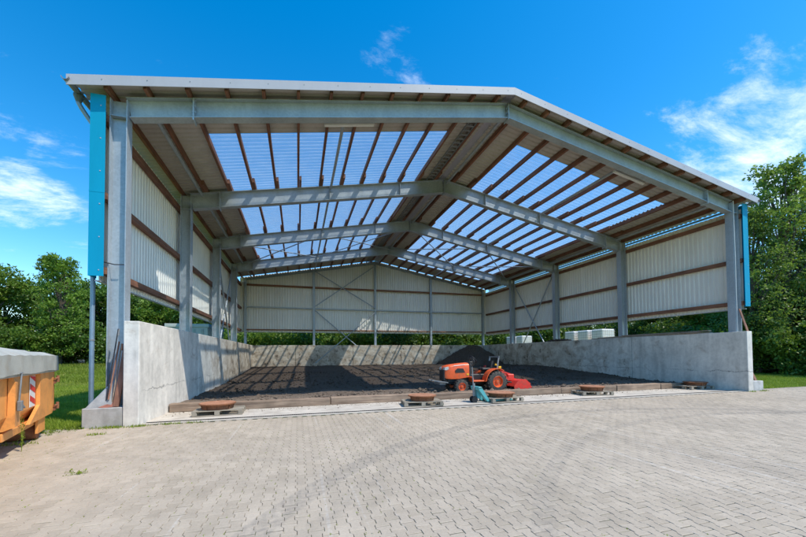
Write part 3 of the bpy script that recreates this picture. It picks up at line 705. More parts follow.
# ------------------------------------------------------------------ timber beams edging the soil
ords = ['first', 'second', 'third', 'fourth', 'fifth', 'sixth', 'seventh', 'eighth']
xb = X(-1, 10.2); lens_ = [1.55, 2.9, 3.0, 2.8, 3.0, 2.75, 2.4, 2.1]
for i, ln in enumerate(lens_):
    ln = min(ln, X(1, 10.5)-xb); m = MB(); m.bevbox((-ln/2, -.13, 0), (ln/2, .13, .235+random.uniform(-.012, .008)), .018)
    o = m.build('kerb_beam', BEAMW); o.location = (xb+ln/2, 11.5+random.uniform(-.03, .03), .006); o.rotation_euler = (random.uniform(-.03, .03), 0, random.uniform(-.008, .008))
    tag(o, f'squared timber beam edging the soil, {ords[i]} beam counted from the left wall', 'timber beam', 'timber beams edging the soil bed'); xb += ln+.02

# ------------------------------------------------------------------ pallets and rusty rings
def make_pallet(lab):
    t = thing('pallet', lab, 'pallet', (0, 0, 0), 0, 'wooden pallets in front of the soil')
    def board(lo, hi, nm='deck_board'): 
        b_ = MB(); b_.bevbox(lo, hi, .004); return b_.build(nm, PALLETW, t)
    for i in range(5): y_ = -.4+i*.175; board((-.6, y_, .122), (.6, y_+.1, .144))
    for i, x_ in enumerate((-.6, -.07, .5)): board((x_, -.4, .1), (x_+.1+(.04 if i == 1 else 0), .4, .1215), 'cross_board')
    for y_ in (-.4, -.05, .3): board((-.6, y_, .002), (.6, y_+.1, .022), 'bottom_board')
    for x_ in (-.6, -.07, .5):
        for y_ in (-.4, -.07, .3): board((x_, y_, .0225), (x_+.12, y_+.1, .0995), 'block')
    return t
def make_ring(lab):
    t = thing('manhole_ring', lab, 'iron ring', (0, 0, 0), 0, 'rusty round iron rings on pallets')
    m_ = MB(); m_.lathe([(.33, 0), (.365, 0), (.375, .10), (.40, .125), (.455, .13), (.46, .155), (.44, .165)], n=40); m_.lathe([(.33, 0), (.325, .14)], n=40)
    m_.build('ring_body', RUST, t)
    m_ = MB(); m_.lathe([(.0, .165), (.10, .163), (.105, .170), (.32, .170), (.33, .163), (.44, .166)], n=40); m_.build('cover', RUST_T, t)
    for k in range(8):
        m_ = MB(); a = k*math.pi/4+.2; c_, s_ = math.cos(a), math.sin(a); m_.bar((.37*c_, .37*s_, .01), (.40*c_, .40*s_, .12), .02, .03, (c_, s_, 0)); m_.build('rib', RUST, t)
    return t
wh = ['leftmost pallet beside the left wall', 'pallet left of the tractor', 'pallet lifted by the teal pallet truck', 'pallet right of the tractor', 'rightmost pallet beside the right wall']
pspec = [(-2.06, 10.72, 2), (3.72, 10.42, -9), (6.55, 10.40, 3), (10.75, 10.80, -11), (17.27-.72-.1, 11.0, -5)]
p0 = None
for i, (x_, y_, a) in enumerate(pspec):
    lab = 'grey weathered wooden pallet carrying a rusty ring, ' + ['the leftmost one, by the left wall', 'left of the tractor front', 'on the forks of the teal pallet truck', 'right of the red tiller', 'the rightmost one, against the right wall'][i]
    if i == 0: p0 = make_pallet(lab); p0.location = (x_, y_, .007); p0.rotation_euler = (0, 0, R(a))
    else: copy_tree(p0, (x_, y_, .007), R(a), lab)
    lab2 = 'rusty round iron manhole ring lying on the ' + wh[i]
    pr = (x_+[-.05, .02, -.02, 0, .1][i], y_+.0, .151)
    if i == 0: r0 = make_ring(lab2); r0.location = pr
    else: rr_ = copy_tree(r0, pr, R(37*i), lab2); rr_.scale = ([1, .97, 1.03, .98, .96][i],)*2 + ([1, 1.05, .92, 1.1, .95][i],)
# a second low frame under the last ring's left
# ------------------------------------------------------------------ pallet truck
t = thing('pallet_truck', 'teal hand pallet truck with raised handle beside the third pallet', 'pallet truck', (5.70, 10.38, .006), R(3))
m = MB(); m.bevbox((.30, -.25, .032), (1.15, -.11, .085), .008); m.build('fork', TEAL, t); m = MB(); m.bevbox((.30, .11, .032), (1.15, .25, .085), .008); m.build('fork', TEAL, t)
m = MB(); m.prism([(-.10, .14), (.02, .12), (.04, .36), (-.10, .42)], -.09, .09, 'y')
for sy in (-1, 1): m.prism([(-.14, .50), (-.04, .51), (.25, .08), (.27, .033), (.18, .033), (-.13, .42)], sy*.12, sy*.25, 'y')
m.bevbox((-.15, -.25, .44), (-.02, .25, .52), .015); m.build('frame', TEAL, t)
m = MB(); m.tube([(-.18, 0, .2), (-.18, 0, .62)], .04, 12); m.build('pump', GREYM, t)
for y_ in (-.10, .04):
    m = MB(); m.lathe([(0, 0), (.10, 0), (.10, .06), (0, .06)], (-.19, y_, .10), 20, 'y'); m.build('wheel', DARK, t)
m = MB(); m.tube([(-.19, 0, .35), (-.21, 0, .75), (-.235, 0, 1.17)], .019, 8); m.build('handle', GREYM, t)
m = MB(); m.tube([(-.235, 0, 1.16), (-.24, -.13, 1.26), (-.25, -.15, 1.38), (-.255, -.08, 1.44), (-.255, .08, 1.44), (-.25, .15, 1.38), (-.24, .13, 1.26), (-.235, 0, 1.16)], .016, 8, 0, False); m.tube([(-.245, -.14, 1.30), (-.245, .14, 1.30)], .012, 8); m.build('grip', DARK, t)

# ------------------------------------------------------------------ tractor (nose towards -x)
T = thing('tractor', 'small orange compact tractor with black tyres parked on the soil', 'tractor', (6.0, 12.78, .06))
def wheel(r, wd, x_, y_, rim_r):
    z_ = r-.015; rad = []
    m_ = MB(); m_.lathe([(rim_r, -wd/2), (r*.80, -wd/2), (r*.93, -wd*.42), (r*.945, 0), (r*.93, wd*.42), (r*.80, wd/2), (rim_r, wd/2), (rim_r*.95, 0), (rim_r, -wd/2)], n=36, axis='y', smooth=True)
    nl = 18
    for k in range(nl):
        for sg in (-1, 1):
            a = 2*math.pi*(k+(.5 if sg > 0 else 0))/nl; b_ = a+.16
            p_ = [Vector((r*.955*math.cos(q), sg*yy, r*.955*math.sin(q))) for q, yy in ((a, .0), (b_, wd*.5))]
            m_.bar(p_[0], p_[1], r*.085, r*.10, (math.cos(a), 0, math.sin(a)))
    w_ = m_.build('wheel', TYRE, T); w_.location = (x_, y_, z_)
    sg = -1 if y_ < 0 else 1
    m_ = MB(); f_ = sg*wd*.25
    m_.lathe([(rim_r, sg*wd*.5), (rim_r*.97, sg*wd*.52), (rim_r*.88, sg*wd*.42), (rim_r*.80, f_), (rim_r*.34, f_), (rim_r*.30, f_+sg*.05), (0, f_+sg*.055)], n=30, axis='y')
    m_.build('rim', TRED, w_)
    m_ = MB()
    for k in range(6):
        a = k*math.pi/3; m_.lathe([(0, f_+sg*.012), (.014, f_+sg*.012), (.014, f_)], (rim_r*.5*math.cos(a), 0, rim_r*.5*math.sin(a)), 6, 'y')
    m_.build('wheel_nut', GREYM, w_)
for sy in (-1, 1):
    wheel(.29, .19, .04, sy*.42, .155); wheel(.44, .27, 1.55, sy*.47, .225)
# hood: lofted cross sections
secs = [(-.56, .20, .62, .98), (-.50, .25, .58, 1.07), (-.30, .275, .56, 1.12), (.0, .285, .56, 1.155), (.30, .29, .60, 1.18), (.46, .29, .62, 1.185)]
def sec(x_, hw_, z0, z1):
    zs_ = z1-z0; pr = [(-hw_, z0), (-hw_*1.02, z0+zs_*.55), (-hw_*.97, z0+zs_*.82), (-hw_*.78, z0+zs_*.97), (0, z1), (hw_*.78, z0+zs_*.97), (hw_*.97, z0+zs_*.82), (hw_*1.02, z0+zs_*.55), (hw_, z0)]
    return [(x_, a, b) for a, b in pr]
m = MB(); vs = [p for s_ in secs for p in sec(*s_)]; k = 9
m.add(vs, [(i*k+j, i*k+j+1, (i+1)*k+j+1, (i+1)*k+j) for i in range(len(secs)-1) for j in range(k-1)], 0, True); m.add(sec(*secs[0]), [tuple(range(9))]); m.add(sec(*secs[-1]), [tuple(range(9))[::-1]])
hood = m.build('hood', TRED, T)
for sy in (-1, 1):
    m = MB(); m.prism([(-.12, .80), (.28, .80), (.20, .96), (-.04, .97), (-.15, .88)], sy*.288, sy*.300, 'y'); m.build('side_grille', DARK, hood)
    m = MB(); m.prism([(-.20, 1.06), (.28, 1.10), (.28, 1.125), (-.20, 1.085)], sy*.280, sy*.287, 'y'); m.build('hood_stripe', WHT, hood)
    m = MB(); m.prism([(-.585, .92), (-.555, 1.01), (-.42, 1.045), (-.40, .95), (-.50, .90)], sy*.10, sy*.268, 'y'); m.build('headlight', GLASS, T)
    m = MB(); m.box((.34, sy*.292, .70), (.44, sy*.305, .76)); m.build('side_reflector', YEL, hood)
m = MB(); m.bevbox((-.60, -.21, .50), (-.5, .21, .92), .02); 
for q in range(6): m.box((-.612, -.19, .54+q*.06), (-.598, .19, .565+q*.06))
m.build('front_grille', DARK, T)
m = MB(); m.bevbox((-.55, -.12, .34), (.85, .12, .56), .02); m.bevbox((.5, -.17, .30), (1.75, .17, .72), .03); m.box((-.02, -.40, .27), (.10, .40, .34)); m.tube([(1.55, -.42, .43), (1.55, .42, .43)], .07, 12); m.bevbox((-.4, -.16, .42), (.45, .16, .60), .02); m.build('chassis', DARK, T)
m = MB(); m.bevbox((.50, -.52, .44), (1.12, -.13, .49), .01); m.bevbox((.50, .13, .44), (1.12, .52, .49), .01); m.prism([(.46, .62), (.56, .44), (.56, .49), (.52, .64)], -.5, -.14, 'y'); m.prism([(.46, .62), (.56, .44), (.56, .49), (.52, .64)], .14, .5, 'y'); m.build('footplate', TRED, T)
m = MB(); m.bevbox((.46, -.27, .60), (.56, .27, 1.20), .02); m.bevbox((.52, -.20, 1.06), (.70, .20, 1.22), .03); m.build('dashboard', DARK, T)
m = MB(); m.tube([(.60, 0, 1.14), (.78, 0, 1.30)], .022, 8); m.build('steering_column', DARK, T)
pts = []; c_ = Vector((.79, 0, 1.31)); ax = Vector((.62, 0, .56)).normalized(); e1 = Vector((0, 1, 0)); e2 = ax.cross(e1)
for k in range(25): a = 2*math.pi*k/24; pts.append(c_+(e1*math.cos(a)+e2*math.sin(a))*.18)
m = MB(); m.tube(pts, .014, 6, 0, False); [m.tube([c_, c_+(e1*math.cos(a)+e2*math.sin(a))*.18], .01, 5) for a in (.5, 2.6, 4.7)]; m.build('steering_wheel', DARK, T)
for sy in (-1, 1):
    m = MB(); r_ = .50; pr = [(1.55+r_*math.cos(a), .425+r_*math.sin(a)) for a in np.linspace(math.pi*.97, math.pi*.32, 12)]; pr2 = [(1.55+(r_+.025)*math.cos(a), .425+(r_+.025)*math.sin(a)) for a in np.linspace(math.pi*.32, math.pi*.97, 12)]
    m.prism(pr+pr2, sy*.27, sy*.61, 'y'); inner = [(1.55+r_*math.cos(a), .425+r_*math.sin(a)) for a in np.linspace(math.pi*.97, math.pi*.32, 12)]; m.prism(inner+[(1.6, .65), (1.2, .5)], sy*.27, sy*.285, 'y'); m.build('fender', TRED, T)
    m = MB(); m.bevbox((1.60, sy*.55-.035, .95), (1.72, sy*.55+.035, 1.03), .01); m.build('tail_light', YEL if sy < 0 else REDP, T)
m = MB(); m.bevbox((1.10, -.20, .86), (1.52, .20, .96), .03); m.hexa([(1.46, -.2, .94), (1.56, -.2, .94), (1.56, .2, .94), (1.46, .2, .94), (1.54, -.18, 1.24), (1.62, -.18, 1.24), (1.62, .18, 1.24), (1.54, .18, 1.24)]); m.bevbox((1.2, -.12, .7), (1.45, .12, .86), .01); m.build('seat', DARK, T)
m = MB()
for sy in (-1, 1): m.bar((1.66, sy*.34, .55), (1.70, sy*.34, 1.12), .05, .06, (1, 0, 0)); m.bar((1.70, sy*.34, 1.12), (1.76, sy*.34, 1.40), .05, .05, (1, 0, 0))
m.bar((1.76, -.365, 1.40), (1.76, .365, 1.40), .05, .05); m.build('roll_bar', GREYM, T)
m = MB(); m.lathe([(.0, .07), (.035, .06), (.04, 0), (0, 0)], (1.60, -.36, 1.06), 12); m.build('beacon', YEL, T)
m = MB(); m.tube([(1.02, -.16, .6), (1.0, -.20, .98)], .012, 6); m.tube([(1.0, -.2, .98), (1.0, -.2, 1.02)], .024, 8); m.build('gear_lever', DARK, T)
m = MB(); m.box((-.80, -.30, .36), (-.55, .30, .44)); m.bar((-1.15, -.35, .54), (-.50, -.35, .44), .16, .03); m.bar((-1.12, .1, .54), (-.52, .1, .44), .22, .03); m.build('front_bracket', GREYM, T)
# rotary tiller on the rear linkage
TI = thing('rotary_tiller', 'bright red rotary tiller resting on the soil behind the tractor', 'tiller', (8.35, 12.78, .08))
m = MB(); m.prism([(-.10, .20), (.12, .42), (.42, .46), (.62, .34), (.74, .14), (.70, .10), (.52, .20), (.30, .32), (.10, .30), (-.04, .16)], -.62, .62, 'y'); m.build('hood_cover', TILL, TI)
for sy in (-1, 1):
    m = MB(); m.prism([(-.08, .04), (-.10, .22), (.12, .44), (.44, .48), (.66, .30), (.66, .06), (.50, .02)], sy*.62, sy*.645, 'y'); m.build('side_plate', TILL, TI)
m = MB(); m.prism([(-.42, .84), (-.30, .86), (-.05, .50), (.30, .48), (.30, .40), (-.10, .40), (-.45, .62)], -.16, -.13, 'y'); m.prism([(-.42, .84), (-.30, .86), (-.05, .50), (.30, .48), (.30, .40), (-.10, .40), (-.45, .62)], .13, .16, 'y'); m.bevbox((-.05, -.14, .44), (.26, .14, .66), .03); m.bar((-.36, 0, .82), (.3, 0, .60), .05, .05); m.tube([(-.40, -.2, .78), (-.40, .2, .78)], .03, 8); m.build('headstock', TILL, TI)
m = MB(); m.tube([(-.5, -.33, .42), (-.02, -.36, .34)], .025, 8); m.tube([(-.5, .33, .42), (-.02, .36, .34)], .025, 8); m.tube([(-.62, 0, .5), (.0, 0, .52)], .035, 8); m.build('lower_link', DARK, TI)
m = MB(); m.tube([(.28, -.6, .2), (.28, .6, .2)], .04, 10)
for k in range(14):
    a = k*.9; y_ = -.56+k*.085; m.bar((.28, y_, .2), (.28+.17*math.cos(a), y_, .2+.17*math.sin(a)), .02, .05, (0, 1, 0))
m.build('rotor', DARK, TI)
# ------------------------------------------------------------------ orange skip with tarpaulin
SK = thing('skip_container', 'orange steel skip with grey tarpaulin cover at the left edge', 'skip', (-4.05, 6.4, 0), math.atan2(.95, -.31)+0)
# local +x runs away from the viewer along the long side, local y<0 is the yard side
Ls, L0 = 3.15, -3.4; Wd = 2.2
def sk(m_, nm, mt=ORANGE, par=None): return m_.build(nm, mt, par or SK)
m = MB(); prof = [(0, 1.30), (0, .68), (.16, .44), (Wd-.3, .44), (Wd, .62), (Wd, 1.30), (Wd-.05, 1.30), (Wd-.05, .64), (Wd-.32, .48), (.20, .48), (.05, .70), (.05, 1.30)]
m.prism([(a+.06, b) for a, b in prof], L0, Ls-.07, 'x'); sk(m, 'body')
for xa, xb in ((L0, -2.9), (-1.9, -1.6), (-.5, -.2), (.55, .80)):
    m = MB(); m.prism([(.05, 1.29), (0, 1.29), (-.03, 1.2), (-.03, .52), (.10, .46), (.30, .46), (.12, .64), (.055, .70)], xa, xb, 'x'); sk(m, 'side_rib')
m = MB(); m.prism([(Ls-1.08, 1.29), (Ls-.02, 1.29), (Ls-.0, .58), (Ls-.14, .42), (Ls-1.70, .42), (Ls-1.08, .70)], .0, .055, 'y'); sk(m, 'end_post')
m = MB(); m.prism([(0, 1.29), (0, .46), (Wd+.06, .46), (Wd+.06, 1.29)], Ls-.06, Ls-.003, 'x'); sk(m, 'tail_door')
m = MB(); m.bevbox((L0-.02, -.03, 1.29), (Ls+.03, Wd+.12, 1.345), .008); sk(m, 'top_rim', TARP)
for z_ in (1.13, .56):
    m = MB(); m.tube([(Ls-.12, -.03, z_), (Ls+.10, -.04, z_+.02)], .022, 8); m.tube([(Ls+.02, -.05, z_-.07), (Ls+.02, -.05, z_+.07)], .028, 8); m.box((Ls-.10, -.03, z_-.10), (Ls+.02, .0, z_-.03)); sk(m, 'hinge', RUST)
m = MB()
for xa in (1.52,):
    m.box((xa+.12, .046, .70), (xa+.44, .052, 1.26))
sk(m, 'marking_base', WHT)
m = MB()
for i in range(3):
    z_ = .72+i*.21; a, b = 1.64, 1.96; p = [(a, .0425, z_+.10), (b, .0425, z_-.0), (b, .0425, min(z_+.10, 1.26)), (a, .0425, min(z_+.20, 1.26))]; m.add(p, [(0, 1, 2, 3)])
sk(m, 'marking_stripe', REDP)
# lower skids, roller
m = MB(); m.bevbox((Ls-2.6, .10, .30), (Ls-.25, .30, .43), .01); sk(m, 'cross_sill')
m = MB(); m.bevbox((L0, .55, .20), (Ls-.2, .70, .435), .01); m.bevbox((L0, 1.55, .20), (Ls-.2, 1.70, .435), .01); sk(m, 'skid')
for y_ in (.09, 1.5):
    m = MB(); m.tube([(Ls-.75, y_, .15), (Ls-.75, y_+.5, .15)], .15, 18); sk(m, 'roller', RUST)
    m = MB(); m.box((Ls-.98, y_-.05, .14), (Ls-.5, y_-.01, .435)); sk(m, 'roller_bracket', ORANGE); m = MB(); m.box((Ls-.98, y_+.51, .14), (Ls-.5, y_+.55, .435)); sk(m, 'roller_bracket', ORANGE)
# tarpaulin: skirt and slightly pitched lid
m = MB(); x0, x1, y0, y1 = L0-.03, Ls+.02, -.05, Wd+.13
vs = []; nxx, nyy = 26, 14
for j in range(nyy+1):
    for i in range(nxx+1):
        u_, v_ = i/nxx, j/nyy; x_ = x0+(x1-x0)*u_; y_ = y0+(y1-y0)*v_; e = min(min(u_, 1-u_)*(x1-x0), min(v_, 1-v_)*(y1-y0))
        z_ = 1.68 + .24*min(1, min(v_, 1-v_)*2.4)*min(1, (1-u_)*3.4)*.9 - .05*max(0, 1-e/.12)**2 + .012*math.sin(x_*5+y_*3)*(1 if e > .1 else 0) + .008*math.sin(x_*13)
        vs.append((x_, y_, z_))
fs = [(j*(nxx+1)+i, j*(nxx+1)+i+1, (j+1)*(nxx+1)+i+1, (j+1)*(nxx+1)+i) for j in range(nyy) for i in range(nxx)]
m.add(vs, fs, 0, True)
top = {}
per = [(i, 0) for i in range(nxx+1)] + [(nxx, j) for j in range(1, nyy+1)] + [(i, nyy) for i in range(nxx-1, -1, -1)] + [(0, j) for j in range(nyy-1, 0, -1)]
ring1 = [vs[j*(nxx+1)+i] for i, j in per]; ring2 = []
for k, (x_, y_, z_) in enumerate(ring1): ring2.append((x_ + .012*math.sin(k*1.7), y_ + .012*math.sin(k*2.3) - (.01 if y_ < 0 else 0), 1.325 + .012*math.sin(k*.9)))
n_ = len(per); m.add(ring1+ring2, [(k, (k+1) % n_, n_+(k+1) % n_, n_+k) for k in range(n_)], 0, True)
tag(m.build('tarpaulin', TARP, SK))
m = MB(); m.tube([(.62, -.065, 1.36), (.62, -.075, 1.34), (.60, -.05, .78)], .014, 6); m.bevbox((.57, -.085, 1.345), (.67, -.05, 1.36), .003); sk(m, 'tension_strap', GREYM)
m = MB(); m.bevbox((.56, -.10, .76), (.64, -.04, .92), .01); m.tube([(.60, -.08, .88), (.68, -.10, .80)], .015, 6); sk(m, 'ratchet', GREYM)

# ------------------------------------------------------------------ tools on the block
def lean(name, label, cat): return thing(name, label, cat)
t = lean('shovel', 'copper coloured shovel with long wooden handle leaning on front left column', 'shovel')
m = MB(); m.tube([(-4.15, 9.62, .62), (-4.02, 9.78, 1.95)], .018, 8); m.build('handle', BOARD_B, t)
m = MB(); pr = [(-.17, .0), (-.19, .12), (-.13, .26), (-.03, .33), (.03, .33), (.13, .26), (.19, .12), (.17, 0), (0, -.02)]
vs = [(-4.19+a-.12*b, 9.56+b*.35+abs(a)*.2-.0, .455+b*.75) for a, b in pr] + [(-4.17, 9.66, .56)]; m.add(vs, [(i, (i+1) % 9, 9) for i in range(9)], 0, True); vs2 = [(a, b+.006, c) for a, b, c in vs]; m.add(vs2, [(i, (i+1) % 9, 9) for i in range(9)], 0, True); m.build('blade', COPPER, t)
for i, (xa, xb, z1, r_, mt, lab) in enumerate(((-4.22, -4.05, 2.25, .014, 'dark', 'thin dark tool handle standing tallest on the left block'), (-4.10, -3.98, 1.9, .016, 'wood', 'slim wooden broom handle with reddish tip leaning on the column'))):
    t = lean('tool_handle', lab, 'tool'); m = MB(); m.tube([(xa, 9.64, .445), (xb, 9.80, z1)], r_, 8); m.build('shaft', RUBB if mt == 'dark' else BOARD, t)
    m = MB(); m.tube([(xb-.001, 9.80, z1-.16), (xb+.004, 9.812, z1+.0)], r_+.008, 8); m.build('grip', COPPER if mt == 'wood' else GREYM, t)
m = MB(); m.bar((-4.0, 9.62, .45), (-3.87, 9.82, 1.95), .11, .06, (0, 1, 0)); tag(m.build('timber_post', BOARD_B), 'brown squared timber leaning between the left wall and the front left column', 'timber')
m = MB(); m.tube([(-3.885, 9.77, 1.58), (-3.877, 9.79, 1.66)], .052, 8)
tag(m.build('blue_tape', BLUE), 'small ring of blue tape round the brown timber by the column', 'tape')
m = MB(); m.hexa([(-4.56, 9.57, .445), (-4.1, 9.60, .445), (-4.1, 9.62, .445), (-4.56, 9.59, .445), (-4.22, 9.82, .95), (-3.99, 9.86, 1.18), (-3.99, 9.88, 1.18), (-4.22, 9.84, .95)])
tag(m.build('grey_panel', simple('grey_board', (.36, .38, .39, 1), .5, .1, .2, 6)), 'light grey flat panel propped on the block beside the shovel', 'panel')
# plank at the right wall and at the right column
m = MB(); m.bar((18.15, 9.75, .405), (17.62, 9.85, 1.35), .10, .05, (0, 1, 0)); tag(m.build('plank', BOARD_B), 'short brown plank leaning on the outside of the right wall', 'plank')
m = MB(); m.bar((17.72, 9.72, WT+.004), (17.50, 9.86, WT+.95), .09, .03, (0, 1, 0)); tag(m.build('plank', BOARD_B), 'narrow brown lath standing on the wall against the front right column', 'plank')
# boards stacked on the right wall
specs = [(10.85, 17.3, 0, .02), (11.3, 16.9, .045, -.05), (10.9, 15.2, .09, .03)]
for i, (ya, yb, dz, dx) in enumerate(specs):
    m = MB(); m.bar((17.36+dx, ya, WT+.024+dz), (17.40-dx, yb, WT+.024+dz), .2, .040)
    tag(m.build('board', BOARD), ['longest weathered board lying along the top of the right wall', 'middle weathered board in the small stack on the right wall', 'topmost short board of the stack on the right wall'][i], 'board', 'boards on the right wall')
m = MB(); vs = []
for i in range(30):
    for k in range(8):
        t_ = i/29; r_ = .16*math.sin(math.pi*t_)**.5*(1+.3*math.sin(i*2.1+k)); a = math.pi*k/7; vs.append((17.42+r_*1.0*math.cos(a), 19.0+2.6*t_, WT+.9*r_*math.sin(a)))
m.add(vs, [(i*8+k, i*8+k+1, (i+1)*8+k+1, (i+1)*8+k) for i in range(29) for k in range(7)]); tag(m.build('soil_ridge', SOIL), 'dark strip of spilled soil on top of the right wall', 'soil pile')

# ------------------------------------------------------------------ white caged tanks outside right, grey box outside left
def tank(lab, loc):
    t_ = thing('caged_tank', lab, 'tank', loc, 0, 'white caged liquid tanks outside the hall')
    m_ = MB(); m_.bevbox((-.57, -.47, .16), (.57, .47, 1.08), .06); m_.lathe([(0, .04), (.12, .04), (.12, 0)], (0, 0, 1.08), 16); m_.build('tank_body', IBCW, t_)
    m_ = MB()
    for z_ in (.2, .38, .56, .74, .92, 1.08): m_.tube([(-.6, -.5, z_), (.6, -.5, z_), (.6, .5, z_), (-.6, .5, z_), (-.6, -.5, z_)], .007, 5, 0, False)
    for q in np.linspace(-.6, .6, 8):
        for y_ in (-.5, .5): m_.tube([(q, y_, .14), (q, y_, 1.09)], .006, 5, 0, False)
    for q in np.linspace(-.5, .5, 7):
        for x_ in (-.6, .6): m_.tube([(x_, q, .14), (x_, q, 1.09)], .006, 5, 0, False)
    m_.build('cage', GREYM, t_)
    m_ = MB(); m_.box((-.6, -.5, 0), (.6, .5, .03)); [m_.box((a, b, .03), (a+.14, b+.14, .13)) for a in (-.6, -.07, .46) for b in (-.5, -.07, .36)]; m_.box((-.6, -.5, .13), (.6, .5, .145)); m_.build('base_pallet', GREYM, t_)
    return t_
TK = [(20.6, 19.6), (20.6, 20.9), (20.6, 22.2), (20.6, 28.6), (20.6, 30.2)]
# two tiers: the upper tier shows above the wall
tk0 = None
names_ = ['first from the right', 'second from the right', 'third from the right', 'fourth from the right', 'fifth and last from the right']
for i, (x_, y_) in enumerate(TK):
    for lev in (0, 1, 2):
        if lev == 0: lab = f'white caged tank, bottom tier outside right wall, {names_[i]}'
        elif lev == 1: lab = f'white caged tank, middle tier outside right wall, {names_[i]}'
        else: lab = f'white caged tank, top tier seen over right wall, {names_[i]}'
        z_ = ground_z(x_, y_) + lev*1.09
        if lev == 2: z_ -= .0
        if tk0 is None: tk0 = tank(lab, (x_, y_, z_))
        else: copy_tree(tk0, (x_, y_, z_), 0, lab)
GB = thing('site_container', 'pale grey-green ribbed container standing outside the left wall', 'container', (-6.75, 27.6, 0))
m = MB(); m.bevbox((-1.2, -2.4, 0), (1.2, 2.4, 3.62), .04); m.build('shell', GREYGR, GB)
rib_m = simple('grey_green_rib', (.36, .42, .39, 1), .6)
for k in range(8): y_ = -2.2+k*.58; m = MB(); m.box((1.2, y_, .2), (1.235, y_+.14, 3.3)); m.build('wall_rib', rib_m, GB)
for k in range(5): x_ = -1.05+k*.46; m = MB(); m.box((x_, -2.435, .2), (x_+.13, -2.4, 3.3)); m.build('wall_rib', rib_m, GB)
m = MB(); m.bevbox((-1.24, -2.45, 3.42), (1.26, 2.44, 3.64), .02); m.build('top_rail', GREYGR, GB)

# ------------------------------------------------------------------ vegetation
def leaf_mesh(name, C, size, mat, flat=.0):
    n = len(C); nrm = rng.normal(size=(n, 3)); nrm[:, 2] += flat; nrm /= np.linalg.norm(nrm, axis=1)[:, None]
    a = np.cross(nrm, rng.normal(size=(n, 3))); a /= np.linalg.norm(a, axis=1)[:, None]; b = np.cross(nrm, a)
    s_ = size*rng.uniform(.6, 1.35, n)[:, None]
    V = np.stack([C - a*s_, C - b*s_*.55 + nrm*s_*.12, C + a*s_, C + b*s_*.55 + nrm*s_*.12], 1)
    me = bpy.data.meshes.new(name); me.vertices.add(4*n); me.vertices.foreach_set('co', V.ravel()); me.loops.add(4*n); me.loops.foreach_set('vertex_index', np.arange(4*n, dtype=np.int32))
    me.polygons.add(n); me.polygons.foreach_set('loop_start', np.arange(0, 4*n, 4, dtype=np.int32)); me.polygons.foreach_set('loop_total', np.full(n, 4, dtype=np.int32)); me.update(calc_edges=True); me.materials.append(mat); return me
def make_tree_meshes(kind, seed, H, Rr, base, lobes, clumps, per, leaf, mat):
    g = np.random.default_rng(seed); trunk = MB(); Ls_ = []
    tp = [(0, 0, -.3)]; 
    for i in range(1, 8): tp.append((tp[-1][0]+g.normal(0, .06*H/9), tp[-1][1]+g.normal(0, .06*H/9), H*.9*i/7))
    rr = H*.016+.03; trunk.tube(tp, [rr*(1-.85*i/7) for i in range(8)], 8)
    pts = []
    for l in range(lobes):
        t = (l+.5)/lobes
        if kind == 'tall': h = base+(H-base)*t**.9; rad = Rr*(.95-.62*t)*(.6+.6*g.random()); lr = Rr*(.42-.2*t)*(.8+.5*g.random())
        elif kind == 'bush': h = base+(H-base)*g.random()*.8; rad = Rr*g.random()**.5*.8; lr = Rr*.38*(.7+.6*g.random())
        else: h = base+(H-base)*(.1+.85*g.random()); q = (h-base)/(H-base); rad = Rr*math.sqrt(max(.05, 1-(2*q-.85)**2/1.5))*(.35+.6*g.random()); lr = Rr*.36*(.7+.6*g.random())
        a = l*2.4+g.random()*.8; c = np.array([rad*math.cos(a), rad*math.sin(a), min(h, H-lr*.7)])
        ti = min(6, max(1, int(h/H*7*.75))); p0_ = np.array(tp[ti]); mid = (p0_+c)/2+g.normal(0, .15, 3); trunk.tube([p0_, mid, c], [rr*.38, rr*.22, rr*.08], 5)
        cl = g.normal(size=(clumps, 3)); cl /= np.linalg.norm(cl, axis=1)[:, None]; cl *= (g.random(clumps)**.45)[:, None]*lr; cl[:, 2] *= .78; cl += c
        for q in cl:
            k = int(per*g.uniform(.5, 1.4)); pts.append(q+g.normal(0, 1, (k, 3))*np.array([lr*.20, lr*.20, lr*.13]))
    C = np.concatenate(pts); C = C[C[:, 2] > .1]
    return trunk.mesh('trunk', BARK), leaf_mesh('crown', C, leaf, mat, .5)
tree_kinds = {
 'a': make_tree_meshes('round', 11, 10, 3.4, 1.6, 26, 26, 22, .15, LEAF_A),
 'b': make_tree_meshes('round', 12, 9, 3.6, 1.2, 26, 26, 22, .15, LEAF_B),
 'c': make_tree_meshes('round', 13, 11, 3.2, 2.2, 26, 26, 22, .14, LEAF_C),
 'd': make_tree_meshes('tall', 14, 14.5, 2.9, 2.0, 50, 18, 17, .105, LEAF_C),
 'e': make_tree_meshes('tall', 15, 12, 2.6, 1.6, 42, 18, 18, .11, LEAF_A),
 's': make_tree_meshes('bush', 16, 3.6, 2.6, .3, 20, 24, 24, .11, LEAF_B),
 't': make_tree_meshes('bush', 17, 3.0, 2.4, .2, 20, 24, 24, .10, LEAF_A)}
planted = []
def plant(kind, x_, y_, sc, label, group, name='broadleaf_tree', cat='tree', wz=1.0):
    q = vis(x_, y_, 3, 110, 9999)
    if q is None: return
    tr, cr_ = tree_kinds[kind]; t_ = thing(name, label, cat, (x_, y_, ground_z(x_, y_)-.05), random.uniform(0, 6.28), group); t_.scale = (sc, sc, sc*wz)
    obj('stem' if cat == 'bush' else 'trunk', tr, t_); obj('crown' if cat == 'tree' else 'foliage', cr_, t_)
    if group: planted.append((group, q[0], t_))
gr = random.Random(5)
G1 = 'trees at the edge of the meadow left of the hall'; L1 = 'broadleaf tree in the wood left of the hall'
